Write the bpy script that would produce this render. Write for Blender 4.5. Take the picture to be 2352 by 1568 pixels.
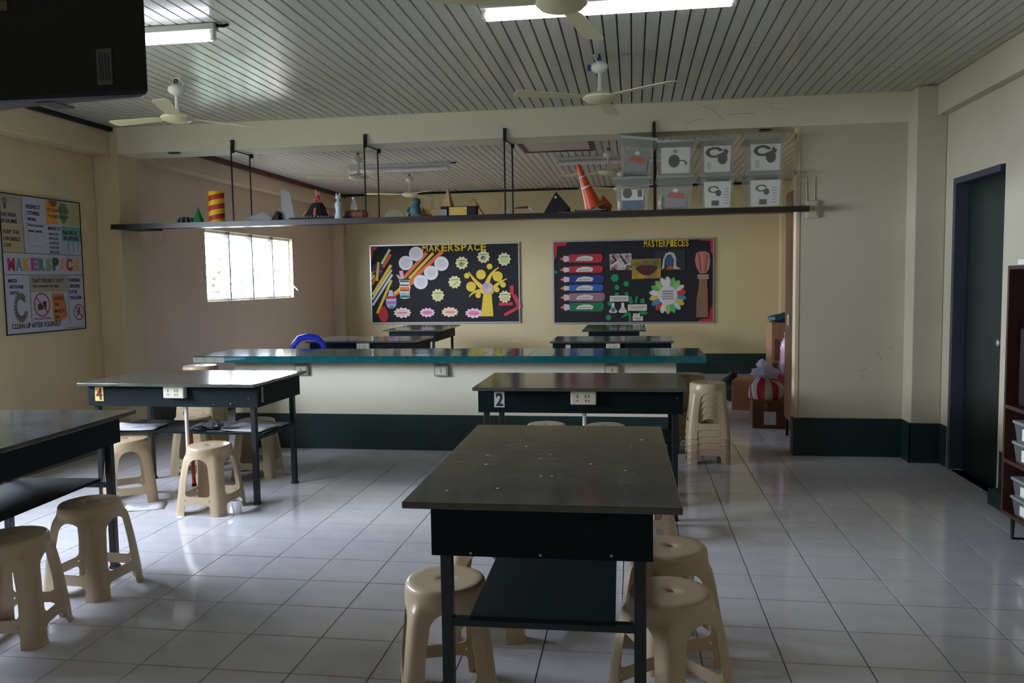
import bpy, bmesh, math, random
from mathutils import Vector, Matrix
for o in list(bpy.data.objects): bpy.data.objects.remove(o)
S = bpy.context.scene
COL = S.collection
PI = math.pi
R = math.radians
rng = random.Random(7)

# ------------------------------------------------------------------ camera
F_PX, YAW, PITCH, ROLL, CAM_H = 1857.2, 0.1489, -0.0743, -0.0144, 1.4243
def cam_axes():
    cy, sy, cp, sp = math.cos(YAW), math.sin(YAW), math.cos(PITCH), math.sin(PITCH)
    w = Vector((-sy*cp, cy*cp, sp)); r = Vector((cy, sy, 0)); u = r.cross(w)
    c, s = math.cos(ROLL), math.sin(ROLL)
    return c*r + s*u, -s*r + c*u, w
cr_, cu_, cw_ = cam_axes()
cam = bpy.data.cameras.new('camera'); cam_o = bpy.data.objects.new('camera', cam); COL.objects.link(cam_o)
cam.sensor_width = 36; cam.lens = F_PX/2352*36; cam.clip_start = .05; cam.clip_end = 200
M = Matrix((( cr_.x, cu_.x, -cw_.x, 0), (cr_.y, cu_.y, -cw_.y, 0), (cr_.z, cu_.z, -cw_.z, CAM_H), (0, 0, 0, 1)))
cam_o.matrix_world = M
S.camera = cam_o
def project(P):
    d = Vector(P) - Vector((0, 0, CAM_H)); z = d.dot(cw_)
    if z < .05: return None
    return 1176 + F_PX*d.dot(cr_)/z, 784 - F_PX*d.dot(cu_)/z

# ------------------------------------------------------------------ world, light, exposure
SKY = 52.0
world = bpy.data.worlds.new('overcast_sky'); S.world = world; world.use_nodes = True
bg = world.node_tree.nodes['Background']
bg.inputs[0].default_value = (.74, .83, 1.0, 1); bg.inputs[1].default_value = SKY
TUBE_POWER = 8.0
S.view_settings.view_transform = 'Standard'; S.view_settings.look = 'None'
S.view_settings.gamma = 1; S.view_settings.use_curve_mapping = False
S.view_settings.exposure = 0.1
S.cycles.use_denoising = True
S.cycles.max_bounces = 6; S.cycles.diffuse_bounces = 4; S.cycles.glossy_bounces = 3; S.cycles.transmission_bounces = 3; S.cycles.transparent_max_bounces = 8
S.cycles.use_adaptive_sampling = True; S.cycles.adaptive_threshold = .09; S.cycles.adaptive_min_samples = 20
S.cycles.sample_clamp_indirect = 6; S.cycles.caustics_reflective = False; S.cycles.caustics_refractive = False
def portal(name, loc, rot, sx, sy):
    l = bpy.data.lights.new(name, 'AREA'); l.shape = 'RECTANGLE'; l.size = sx; l.size_y = sy
    l.cycles.is_portal = True
    o = bpy.data.objects.new(name, l); COL.objects.link(o); o.location = loc; o.rotation_euler = rot
    return o

# ------------------------------------------------------------------ materials
def lin(c):
    return tuple((v/255/12.92 if v <= 10 else ((v/255+.055)/1.055)**2.4) for v in c)
MATS = {}
def mat(name, col, rough=.5, metal=0., var=0., scale=8., bump=0., spec=.5, col2=None, coat=0., emit=0., alpha=1., trans=0., stretch=None, detail=4., bscale=None):
    if name in MATS: return MATS[name]
    m = bpy.data.materials.new(name); m.use_nodes = True
    nt = m.node_tree; b = nt.nodes['Principled BSDF']
    c = lin(col); b.inputs['Base Color'].default_value = (*c, 1)
    b.inputs['Roughness'].default_value = rough; b.inputs['Metallic'].default_value = metal
    b.inputs['Specular IOR Level'].default_value = spec
    b.inputs['Coat Weight'].default_value = coat
    b.inputs['Alpha'].default_value = alpha
    b.inputs['Transmission Weight'].default_value = trans
    if emit:
        b.inputs['Emission Color'].default_value = (*c, 1); b.inputs['Emission Strength'].default_value = emit
    if var or col2 or bump:
        tc = nt.nodes.new('ShaderNodeTexCoord'); src = tc.outputs['Object']
        if stretch:
            mp = nt.nodes.new('ShaderNodeMapping'); mp.inputs['Scale'].default_value = stretch
            nt.links.new(src, mp.inputs[0]); src = mp.outputs[0]
        nz = nt.nodes.new('ShaderNodeTexNoise'); nz.inputs['Scale'].default_value = scale; nz.inputs['Detail'].default_value = detail
        nt.links.new(src, nz.inputs['Vector'])
        if var or col2:
            rp = nt.nodes.new('ShaderNodeValToRGB')
            c2 = lin(col2) if col2 else tuple(v*(1-var) for v in c)
            rp.color_ramp.elements[0].position = .35; rp.color_ramp.elements[1].position = .68
            rp.color_ramp.elements[0].color = (*c2, 1); rp.color_ramp.elements[1].color = (*c, 1)
            nt.links.new(nz.outputs['Fac'], rp.inputs[0]); nt.links.new(rp.outputs[0], b.inputs['Base Color'])
        if bump:
            nb = nz
            if bscale:
                nb = nt.nodes.new('ShaderNodeTexNoise'); nb.inputs['Scale'].default_value = bscale; nt.links.new(src, nb.inputs['Vector'])
            bp = nt.nodes.new('ShaderNodeBump'); bp.inputs['Strength'].default_value = bump; bp.inputs['Distance'].default_value = .01
            nt.links.new(nb.outputs['Fac'], bp.inputs['Height']); nt.links.new(bp.outputs[0], b.inputs['Normal'])
    MATS[name] = m
    return m
def flatm(rgb, rough=.7): return mat('card_%d_%d_%d' % tuple(rgb), rgb, rough, var=.06, scale=30)

M_CREAM = mat('cream_wall_paint', (210, 194, 156), .55, var=.08, scale=1.5, bump=.05, bscale=60)
M_PALE = mat('pale_wall_paint_dimmed', (198, 190, 164), .55, var=.07, scale=1.5, bump=.05, bscale=60)  # pale paint darkened, so the dimmer right side is in the colour
M_BEAM = mat('beam_paint_lit', (226, 221, 196), .55, var=.06, scale=1.5, bump=.05, bscale=60)  # brighter copy of the pale paint, the beam's stronger light put into its colour
M_PINK = mat('far_room_wall_paint', (214, 194, 166), .55, var=.06, scale=1.5, bump=.05, bscale=60)
M_YEL = mat('far_back_wall_paint', (200, 184, 140), .55, var=.06, scale=1.2, bump=.05, bscale=60)
M_BAND = mat('dark_green_wall_band', (24, 48, 46), .45, var=.2, scale=4)
M_SLAT = mat('painted_metal_ceiling', (194, 195, 186), .22, var=.10, scale=2.0, stretch=(4, .4, 1))
M_SLATF = mat('painted_metal_ceiling_far', (196, 188, 180), .33, var=.10, scale=2.0, stretch=(4, .4, 1))
M_DARKGAP = mat('ceiling_void_black', (46, 46, 42), .9)
M_TILE = mat('floor_tile_glaze', (208, 207, 213), .11, col2=(199, 197, 203), scale=5., stretch=(1, 1.6, 1), detail=6)
M_GROUT = mat('floor_grout', (120, 112, 104), .8, var=.2, scale=20)
M_TOP = mat('table_top_laminate', (84, 84, 77), .12, col2=(66, 67, 62), scale=9, bump=.03, bscale=60)
M_TGREEN = mat('table_green_enamel', (12, 26, 28), .6, var=.2, scale=6, spec=.15)
M_STEEL = mat('dark_painted_steel', (16, 30, 34), .4, var=.2, scale=10)
M_STOOL = mat('cream_plastic', (188, 168, 136), .33, var=.05, scale=6)
M_WHITE = mat('white_enamel', (232, 234, 236), .3)
M_WPLAS = mat('white_plastic', (222, 220, 208), .4)
M_OFFW = mat('offwhite_socket_plastic', (206, 200, 180), .45)
M_BLACK = mat('black_plastic', (10, 10, 16), .42)
M_BLKCARD = mat('black_card', (26, 25, 28), .8)
M_WOODSH = mat('dark_brown_shelf_board', (46, 36, 34), .35, var=.35, scale=5, stretch=(1, 8, 8))
M_ROD = mat('black_iron_rod', (28, 26, 28), .6)
M_ALU = mat('silver_aluminium', (170, 172, 176), .35, metal=.6)
M_PAPER = mat('white_paper', (214, 214, 220), .7, var=.05, scale=10)
M_GREYP = mat('grey_paper', (150, 152, 152), .75, var=.06, scale=10)
M_CARD = mat('brown_cardboard', (150, 100, 66), .8, var=.15, scale=9)
M_CONC = mat('raw_concrete', (168, 164, 150), .85, var=.25, scale=20, bump=.3)
M_TEAL = mat('teal_glazed_tile', (28, 96, 100), .1, col2=(20, 76, 82), scale=12)
M_TGROUT = mat('tile_grout_grey', (120, 132, 124), .8)
M_RUST = mat('rusty_brown_trim', (110, 66, 44), .7, var=.4, scale=8)
M_CABIN = mat('brown_cabinet_laminate', (104, 66, 46), .35, var=.2, scale=4, stretch=(6, 6, 1))
M_REDW = mat('reddish_wood', (70, 40, 34), .45, var=.3, scale=5, stretch=(8, 8, 1))

def glassy(name, col, mixf=.5, rough=.1, spec_mix=.12):
    if name in MATS: return MATS[name]
    m = bpy.data.materials.new(name); m.use_nodes = True; nt = m.node_tree
    nt.nodes.clear()
    out = nt.nodes.new('ShaderNodeOutputMaterial'); tr = nt.nodes.new('ShaderNodeBsdfTransparent'); tl = nt.nodes.new('ShaderNodeBsdfTranslucent')
    df = nt.nodes.new('ShaderNodeBsdfDiffuse'); gl = nt.nodes.new('ShaderNodeBsdfGlossy'); mx = nt.nodes.new('ShaderNodeMixShader'); m2 = nt.nodes.new('ShaderNodeMixShader'); m3 = nt.nodes.new('ShaderNodeMixShader')
    c = (*lin(col), 1); tl.inputs[0].default_value = c; df.inputs[0].default_value = c; gl.inputs['Roughness'].default_value = rough
    m3.inputs[0].default_value = .5; nt.links.new(tl.outputs[0], m3.inputs[1]); nt.links.new(df.outputs[0], m3.inputs[2])
    mx.inputs[0].default_value = mixf; nt.links.new(tr.outputs[0], mx.inputs[1]); nt.links.new(m3.outputs[0], mx.inputs[2])
    m2.inputs[0].default_value = spec_mix; nt.links.new(mx.outputs[0], m2.inputs[1]); nt.links.new(gl.outputs[0], m2.inputs[2])
    nt.links.new(m2.outputs[0], out.inputs[0]); MATS[name] = m
    return m
M_LOUV = glassy('frosted_louver_glass', (232, 240, 240), .05, .15, .04)
M_CLEAR = glassy('clear_storage_plastic', (232, 238, 232), .2, .08, .10)
M_BAGW = glassy('thin_white_plastic_bag', (215, 215, 235), .75, .3, .08)

def spiral_mat():
    m = bpy.data.materials.new('red_yellow_spiral_paper'); m.use_nodes = True; nt = m.node_tree; b = nt.nodes['Principled BSDF']; b.inputs['Roughness'].default_value = .6
    tc = nt.nodes.new('ShaderNodeTexCoord'); sp = nt.nodes.new('ShaderNodeSeparateXYZ'); nt.links.new(tc.outputs['Object'], sp.inputs[0])
    at = nt.nodes.new('ShaderNodeMath'); at.operation = 'ARCTAN2'; nt.links.new(sp.outputs['Y'], at.inputs[0]); nt.links.new(sp.outputs['X'], at.inputs[1])
    a = nt.nodes.new('ShaderNodeMath'); a.operation = 'MULTIPLY'; a.inputs[1].default_value = 1/(2*PI); nt.links.new(at.outputs[0], a.inputs[0])
    z = nt.nodes.new('ShaderNodeMath'); z.operation = 'MULTIPLY'; z.inputs[1].default_value = 1/.086; nt.links.new(sp.outputs['Z'], z.inputs[0])
    d = nt.nodes.new('ShaderNodeMath'); d.operation = 'SUBTRACT'; nt.links.new(z.outputs[0], d.inputs[0]); nt.links.new(a.outputs[0], d.inputs[1])
    f = nt.nodes.new('ShaderNodeMath'); f.operation = 'FRACT'; nt.links.new(d.outputs[0], f.inputs[0])
    g = nt.nodes.new('ShaderNodeMath'); g.operation = 'GREATER_THAN'; g.inputs[1].default_value = .5; nt.links.new(f.outputs[0], g.inputs[0])
    mx = nt.nodes.new('ShaderNodeMix'); mx.data_type = 'RGBA'; mx.inputs[6].default_value = (*lin((232, 196, 24)), 1); mx.inputs[7].default_value = (*lin((190, 44, 40)), 1)
    nt.links.new(g.outputs[0], mx.inputs[0]); nt.links.new(mx.outputs[2], b.inputs['Base Color'])
    return m

# ------------------------------------------------------------------ mesh helpers
class MB:
    def __init__(s): s.v = []; s.f = []
    def add(s, vs, fs):
        n = len(s.v); s.v += [tuple(p) for p in vs]; s.f += [tuple(i+n for i in f) for f in fs]; return s
    def box(s, x0, x1, y0, y1, z0, z1, mt=None):
        vs = [(x, y, z) for z in (z0, z1) for y in (y0, y1) for x in (x0, x1)]
        if mt is not None: vs = [mt @ Vector(p) for p in vs]
        return s.add(vs, [(0, 2, 3, 1), (4, 5, 7, 6), (0, 1, 5, 4), (2, 6, 7, 3), (0, 4, 6, 2), (1, 3, 7, 5)])
    def taper(s, cx, cy, z0, z1, a0, b0, a1, b1):
        vs = [(cx+sx*a0, cy+sy*b0, z0) for sy in (-1, 1) for sx in (-1, 1)] + [(cx+sx*a1, cy+sy*b1, z1) for sy in (-1, 1) for sx in (-1, 1)]
        return s.add(vs, [(0, 2, 3, 1), (4, 5, 7, 6), (0, 1, 5, 4), (2, 6, 7, 3), (0, 4, 6, 2), (1, 3, 7, 5)])
    def lathe(s, prof, n=24, mt=None, closed=True):
        vs = []
        for r, z in prof:
            for k in range(n):
                a = 2*PI*k/n; p = Vector((r*math.cos(a), r*math.sin(a), z))
                vs.append(mt @ p if mt is not None else p)
        fs = []
        for i in range(len(prof)-1):
            for k in range(n):
                a, b = i*n+k, i*n+(k+1) % n
                fs.append((a, b, b+n, a+n))
        if closed:
            if prof[0][0] > 1e-6: fs.append(tuple(range(n-1, -1, -1)))
            if prof[-1][0] > 1e-6: m = (len(prof)-1)*n; fs.append(tuple(range(m, m+n)))
        return s.add(vs, fs)
    def tube(s, pts, r, n=8):
        pts = [Vector(p) for p in pts]; rings = []
        up = Vector((0, 0, 1)); base = len(s.v); vs = []; fs = []
        px = None
        for i, p in enumerate(pts):
            t = (pts[min(i+1, len(pts)-1)] - pts[max(i-1, 0)]).normalized()
            if px is None:
                px = t.orthogonal().normalized()
            px = (px - t*px.dot(t)).normalized(); py = t.cross(px)
            rr = r[i] if isinstance(r, (list, tuple)) else r
            for k in range(n):
                a = 2*PI*k/n; vs.append(p + px*math.cos(a)*rr + py*math.sin(a)*rr)
        for i in range(len(pts)-1):
            for k in range(n):
                a, b = i*n+k, i*n+(k+1) % n; fs.append((a, b, b+n, a+n))
        fs.append(tuple(range(n-1, -1, -1))); m = (len(pts)-1)*n; fs.append(tuple(range(m, m+n)))
        return s.add(vs, fs)
    def cyl(s, p, q, r, n=16): return s.tube([p, q], r, n)
    def slab(s, poly, y0, y1):
        """polygon in XZ extruded from y1 (near) to y0 (far)"""
        n = len(poly)
        ar = sum(poly[i][0]*poly[(i+1) % n][1]-poly[(i+1) % n][0]*poly[i][1] for i in range(n))
        if ar < 0: poly = poly[::-1]
        vs = [(x, y1, z) for x, z in poly] + [(x, y0, z) for x, z in poly]
        fs = [tuple(range(n)), tuple(range(2*n-1, n-1, -1))] + [(i, i+n, (i+1) % n+n, (i+1) % n) for i in range(n)]
        return s.add(vs, fs)
    def mesh(s, name, m, smooth=0):
        me = bpy.data.meshes.new(name); me.from_pydata(s.v, [], s.f); me.update()
        bm = bmesh.new(); bm.from_mesh(me); bmesh.ops.recalc_face_normals(bm, faces=bm.faces); bm.to_mesh(me); bm.free()
        if m: me.materials.append(m)
        if smooth:
            for p in me.polygons: p.use_smooth = True
            me.set_sharp_from_angle(angle=R(smooth))
        return me
    def build(s, name, m, parent=None, smooth=0, bevel=0, loc=None, rot=None):
        return link(name, s.mesh(name, m, smooth), parent, bevel, loc, rot)
def link(name, me, parent=None, bevel=0, loc=None, rot=None):
    o = bpy.data.objects.new(name, me); COL.objects.link(o)
    if parent is not None: o.parent = parent
    if loc is not None: o.location = loc
    if rot is not None: o.rotation_euler = rot
    if bevel:
        b = o.modifiers.new('bevel', 'BEVEL'); b.width = bevel; b.segments = 2; b.limit_method = 'ANGLE'
    return o
def tag(o, label=None, cat=None, group=None, kind=None):
    if label: o['label'] = label
    if cat: o['category'] = cat
    if group: o['group'] = group
    if kind: o['kind'] = kind
    return o
def thing(name, label, cat, loc=(0, 0, 0), rz=0, group=None):
    o = bpy.data.objects.new(name, None); COL.objects.link(o); o.location = loc; o.rotation_euler = (0, 0, rz); o.empty_display_size = .1
    return tag(o, label, cat, group)
def kids(o): return [c for c in bpy.data.objects if c.parent == o]
def copy_tree(o, parent=None):
    c = o.copy(); COL.objects.link(c); c.parent = parent
    for ch in KIDS.get(o.name, []): copy_tree(ch, c)
    return c
KIDS = {}
def index_kids():
    KIDS.clear()
    for c in bpy.data.objects:
        if c.parent: KIDS.setdefault(c.parent.name, []).append(c)
def struct(name, mb, m, parent=None, **k):
    o = mb.build(name, m, parent, **k)
    return tag(o, kind='structure') if parent is None else o
def text_mesh(body, m, width=None, height=None, ext=.002, bold=0.):
    cu = bpy.data.curves.new('lettering', 'FONT'); cu.body = body; cu.extrude = ext; cu.align_x = 'LEFT'; cu.resolution_u = 3; cu.offset = bold
    t = bpy.data.objects.new('lettering', cu); COL.objects.link(t)
    dg = bpy.context.evaluated_depsgraph_get(); dg.update()
    me = bpy.data.meshes.new_from_object(t.evaluated_get(dg)); bpy.data.objects.remove(t); bpy.data.curves.remove(cu)
    xs = [v.co.x for v in me.vertices]; ys = [v.co.y for v in me.vertices]
    x0, x1, y0, y1 = min(xs), max(xs), min(ys), max(ys)
    sx = width/(x1-x0) if width else None; sy = height/(y1-y0) if height else None
    sx = sx or sy; sy = sy or sx
    for v in me.vertices:
        X, Y, Z = (v.co.x-x0)*sx, (v.co.y-y0)*sy, v.co.z
        v.co = (X, -Z, Y)          # upright, facing -Y, lower left at origin
    me.materials.clear(); me.materials.append(m)
    return me
def circ(cx, cz, r, n=20, rz=None):
    rz = rz or r
    return [(cx+r*math.cos(2*PI*k/n), cz+rz*math.sin(2*PI*k/n)) for k in range(n)]
def strip(p, q, w):
    (x0, z0), (x1, z1) = p, q; L = math.hypot(x1-x0, z1-z0); nx, nz = -(z1-z0)/L*w/2, (x1-x0)/L*w/2
    return [(x0+nx, z0+nz), (x1+nx, z1+nz), (x1-nx, z1-nz), (x0-nx, z0-nz)]

# ------------------------------------------------------------------ setting
XL, XR, YB, YF, ZC = -4.72, 2.30, 6.64, 12.36, 2.82
Y0 = -1.6
T = .3
TX, TY = -8.1672*T, 9.0593*T
# floor: grout slab, glazed tiles on it
fl = struct('floor', MB().box(XL-.2, XR+.2, Y0-.2, YF+.2, -.12, -.0035), M_GROUT)
tile_me = MB().taper(0, 0, -.004, 0, T/2-.0018, T/2-.0018, T/2-.003, T/2-.003).mesh('tile', M_TILE)
cells = []
i0 = math.ceil((XL-TX)/T)-1; i1 = math.floor((XR-TX)/T)
j0 = math.ceil((Y0-TY)/T)-1; j1 = math.floor((YF-TY)/T)
for j in range(j0, j1+1):
    for i in range(i0, i1+1):
        x, y = TX+(i+.5)*T, TY+(j+.5)*T
        if x-T/2 < XL-.01 or x+T/2 > XR+.25: continue
        q = project((x, y, 0)); score = -1
        if q and -60 < q[0] < 2412 and 850 < q[1] < 1620: score = 1/(y*y*y)
        cells.append((score, x, y))
cells.sort(reverse=True)
for k, (sc, x, y) in enumerate(cells[:300]):
    o = link('tile', tile_me, fl); o.location = (x, y, rng.uniform(-.0004, .0003)); o.rotation_euler = (rng.uniform(-.0012, .0012), rng.uniform(-.0012, .0012), 0)
rest = MB()
for sc, x, y in cells[300:]: rest.taper(x, y, -.004, 0, T/2-.0018, T/2-.0018, T/2-.003, T/2-.003)
tag(rest.build('tile_field', M_TILE, fl), kind='stuff')

# ceilings of ribbed metal slats
SP = .0775
def ceiling(y0, y1, m, xa, xb):
    c = struct('ceiling', MB().box(XL-.2, XR+.2, y0, y1, ZC+.022, ZC+.08), M_DARKGAP)
    hl = (y1-y0)/2
    mb = MB(); prof = [(-.0372, .012), (-.0325, 0), (.0325, 0), (.0372, .012)]
    n = len(prof)
    vs = [(x, -hl, z) for x, z in prof] + [(x, hl, z) for x, z in prof]
    fs = [(i, i+1, i+1+n, i+n) for i in range(n-1)] + [(n-1, 0, n, 2*n-1)] + [tuple(range(n)), tuple(range(2*n-1, n-1, -1))]
    me = mb.add(vs, fs).mesh('slat', m)
    x = xa
    while x < xb:
        o = link('slat', me, c); o.location = (x, (y0+y1)/2, ZC+rng.uniform(0, .0015)); o.rotation_euler = (0, rng.uniform(-.012, .012), 0); x += SP
    return c
ceiling(Y0, YB+.05, M_SLAT, XL-.05, XR+.06)
ceiling(YB+.2, YF+.02, M_SLATF, XL-.05, XR+.06)

def wall_y(mb, xa, xb, ya, yb, z1, holes):
    """wall running along y with rectangular holes (y0,y1,z0,z1)"""
    y = ya
    for h in sorted(holes):
        mb.box(xa, xb, y, h[0], 0, z1); mb.box(xa, xb, h[0], h[1], 0, h[2]); mb.box(xa, xb, h[0], h[1], h[3], z1); y = h[1]
    mb.box(xa, xb, y, yb, 0, z1); return mb
WZ0, WZ1 = 1.245, 2.05
FARW = (8.41, 10.73, WZ0, WZ1)
NEARW = [(2.2, 4.9, 1.245, 2.05)]
struct('wall_left', wall_y(MB(), XL-.16, XL, Y0, YB+.15, ZC+.02, NEARW), M_CREAM)
XLF = -4.68
struct('wall_left_far', wall_y(MB(), XL-.16, XLF, YB+.15, YF+.1, ZC+.02, [FARW]), M_PINK)
struct('wall_back', MB().box(XL-.1, XR+.6, YF, YF+.15, 0, ZC+.02), M_YEL)
struct('wall_right', wall_y(MB(), XR, XR+.16, Y0, YB+.2, ZC+.02, [(5.5, 6.30, 0, 2.115)]), M_PALE)
struct('wall_right_far', MB().box(XR-.05, XR+.16, YB+.2, YF+.1, 0, ZC+.02), M_YEL)
struct('wall_rear', MB().box(XL-.1, XR+.1, Y0-.15, Y0, 0, ZC+.02), M_CREAM)
struct('wall_partition', MB().box(1.295, 2.09, YB+.02, YB+.12, 0, 2.60), M_PALE)
struct('partition_lit_end', MB().box(1.27, 1.296, YB+.015, YB+.125, .30, 2.60), M_CREAM)   # end face of the partition, its lit edge painted as a cream strip
# concrete beam across the opening, columns, wall beams
struct('beam', MB().box(-4.5, 2.09, YB, YB+.31, 2.592, ZC+.09), M_BEAM, bevel=.006)
BEAM = bpy.data.objects['beam']
struct('column', MB().box(XL, -4.485, YB-.01, YB+.30, 0, ZC), M_CREAM, bevel=.008)
struct('column', MB().box(2.085, XR, 6.47, YB+.31, 0, ZC), M_PALE, bevel=.008)
struct('column', MB().box(XLF, -4.5, YF-.12, YF, 0, ZC), M_PINK, bevel=.008)
struct('column', MB().box(2.12, XR, YF-.14, YF, 0, ZC), M_YEL, bevel=.008)
struct('beam', MB().box(XL, -4.55, Y0, YB-.01, 2.58, ZC), M_CREAM, bevel=.006)
struct('beam', MB().box(XLF, -4.52, YB+.30, YF-.12, 2.60, ZC), M_PINK, bevel=.006)
struct('beam', MB().box(2.225, XR, Y0, 6.47, 2.60, ZC), M_PALE, bevel=.006)
struct('gap_shade_strip', MB().box(-4.55, -4.515, Y0, YB-.01, ZC-.035, ZC), M_BLKCARD)  # dark strip painting in the shadowed gap along the ceiling edge
struct('trim_3', MB().box(-4.52, -4.47, YB+.32, YF, ZC-.05, ZC), M_RUST)
struct('trim_4', MB().box(-4.5, 2.12, YF-.03, YF, ZC-.03, ZC), M_BLKCARD)
# hairline cracks and scuffs in the plaster
M_CRACK = mat('plaster_crack', (172, 164, 142), .9)
def crack(par, pts, y, w):
    for p, q in zip(pts, pts[1:]): MB().slab(strip(p, q, w), y, y-.0006).build('hairline_crack', M_CRACK, par)
crack(BEAM, [(.50, 2.80), (.55, 2.775), (.62, 2.755), (.66, 2.71), (.72, 2.66)], YB-.0002, .0035)
crack(BEAM, [(1.09, 2.785), (1.06, 2.755), (1.08, 2.735), (1.20, 2.715)], YB-.0002, .0035)
crack(BEAM, [(.74, 2.70), (.86, 2.708), (.95, 2.70)], YB-.0002, .004)
crack(BEAM, [(.42, 2.65), (.52, 2.675), (.56, 2.68)], YB-.0002, .004)
PART = bpy.data.objects['wall_partition']
for x, z in ((1.90, .82), (1.92, .78), (1.80, .70), (1.78, .68), (1.79, .64), (1.99, .86)): MB().slab(circ(x, z, .008, 8, .012), YB+.02, YB+.0194).build('scuff_mark', M_CRACK, PART)
# painted dark green bands
BH = .305
struct('baseboard_left', MB().box(XL, XL+.006, Y0, YB-.01, 0, BH), M_BAND)
struct('baseboard_left_far', MB().box(XLF, XLF+.006, YB+.3, YF, 0, BH), M_BAND)
struct('baseboard_back', MB().box(-4.5, 2.12, YF-.006, YF, 0, BH), M_BAND)
struct('baseboard_partition', MB().box(1.285, 2.085, YB+.012, YB+.02, 0, BH).box(1.262, 1.270, YB+.012, YB+.125, 0, BH).box(1.262, 1.30, YB+.008, YB+.016, 0, BH), M_BAND)
struct('baseboard_column', MB().box(2.078, XR, 6.463, 6.47, 0, BH).box(2.078, 2.085, 6.463, YB+.02, 0, BH), M_BAND)
struct('baseboard_right', MB().box(XR-.006, XR, 6.34, 6.47, 0, BH).box(XR-.006, XR, Y0, 5.46, 0, BH), M_BAND)
tag(MB().box(2.185, XR-.006, 3.2, 5.345, 0, .10).build('floor_plinth', M_BAND, bevel=.006), kind='structure')

# far room window: jalousie with four bays of glass louvers
def jalousie(x, y0, y1, z0, z1, bays, nl, louvers=True):
    w = struct('window_%d' % (1 if louvers else jalousie.n), MB().box(x-.09, x-.05, y0, y1, z0, z0+.025).box(x-.09, x-.05, y0, y1, z1-.03, z1).box(x-.09, x-.05, y0, y0+.02, z0, z1).box(x-.09, x-.05, y1-.02, y1, z0, z1), M_WPLAS)
    jalousie.n += 1
    bw = (y1-y0)/bays
    for b in range(1, bays): MB().box(x-.12, x-.02, y0+b*bw-.012, y0+b*bw+.012, z0, z1).build('mullion', M_MULL, w)
    if louvers:
        dz = (z1-z0-.05)/nl
        me = MB().box(-.055, .055, -bw/2+.018, bw/2-.018, -.003, .003).mesh('louver', M_LOUV)
        clip = MB().box(-.03, .03, -.006, .006, -.008, .008).mesh('louver_clip', M_ALU)
        for b in range(bays):
            for k in range(nl):
                o = link('louver', me, w); o.location = (x-.07, y0+(b+.5)*bw, z0+.03+(k+.5)*dz); o.rotation_euler = (0, R(24 if b == 0 else 40), 0)
        hd = MB().tube([(x-.05, y1-.05, z0+.18), (x+.02, y1-.04, z0+.16), (x+.07, y1-.02, z0+.10)], .008, 6).build('crank_handle', M_WPLAS, w, smooth=40)
    return w
jalousie.n = 2
M_MULL = mat('mullion_silhouette_grey', (72, 72, 74), .6)  # aluminium bars coloured dark to paint their silhouette against the sky
jalousie(XLF, *FARW, 4, 10)
for h in NEARW: jalousie(XL, *h, 4, 0, False)
portal('far_window_portal', (XLF-.2, (FARW[0]+FARW[1])/2, (WZ0+WZ1)/2), (0, R(-90), 0), WZ1-WZ0, FARW[1]-FARW[0])
for h in NEARW: portal('near_window_portal', (XL-.2, (h[0]+h[1])/2, (h[2]+h[3])/2), (0, R(-90), 0), h[3]-h[2], h[1]-h[0])

# door in the right wall
d = struct('door_1', MB().box(XR+.075, XR+.115, 5.5, 6.30, 0.005, 2.075), mat('door_dark_green', (13, 30, 24), .45, var=.15, scale=3))
M_JAMB = mat('blue_grey_door_frame', (66, 70, 82), .5, var=.1, scale=6)
MB().box(XR-.012, XR+.13, 6.255, 6.30, 0, 2.115).build('door_jamb', M_JAMB, d)
MB().box(XR+.04, XR+.13, 5.5, 5.545, 0, 2.115).build('door_jamb', M_JAMB, d)
MB().box(XR-.012, XR+.13, 5.545, 6.255, 2.072, 2.115).build('door_head', M_JAMB, d)
MB().lathe([(0, -.02), (.022, -.015), (.026, 0), (.02, .02), (.01, .03), (.01, .05)], 14, Matrix.Translation((XR+.05, 5.63, .98)) @ Matrix.Rotation(R(90), 4, 'Y')).build('door_knob', M_ALU, d, smooth=50)

# outside, seen through the louvers
struct('ground_outside', MB().box(-22, XL-.17, -12, 24, -.5, -.25), mat('outdoor_dry_ground', (134, 130, 118), .9, col2=(116, 118, 96), scale=3))
M_LEAF = mat('dark_green_leaf', (52, 92, 16), .5, col2=(26, 60, 8), scale=12)  # dark leaf green with random darker mottling
for k, (x, y, h, lab) in enumerate([(-6.15, 11.3, 2.15, 'leafy green shrub outside the louvered window, seen through first bay'), (-7.4, 13.7, 1.75, 'low green bush outside the louvered window, seen through its middle bays'), (-6.4, 15.0, 1.55, 'pale green bush beyond the last bay of the louvered window')]):
    t = thing('garden_shrub', lab, 'shrub', (x, y, -.25), 0, 'shrubs outside the window')
    MB().tube([(0, 0, 0), (.03, 0, h*.4), (.0, .05, h*.7)], [.03, .025, .01], 7).build('stem', M_RUST, t)
    mb = MB()
    for q in range(900):
        a, b, rr = rng.uniform(0, 2*PI), rng.uniform(-.9, 1), rng.random()**.4
        c = Vector((math.cos(a)*rr*.7, math.sin(a)*rr*.9, h*.62+b*h*.36*rr))
        mt = Matrix.Translation(c) @ Matrix.Rotation(rng.uniform(0, 6.3), 4, 'Z') @ Matrix.Rotation(rng.uniform(-1, 1), 4, 'X')
        mb.add([mt @ Vector(p) for p in ((-.03, 0, 0), (0, -.09, .01), (.03, 0, 0), (0, .09, -.02))], [(0, 1, 2, 3)])
    tag(mb.build('foliage', M_LEAF, t), kind='stuff')

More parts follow.
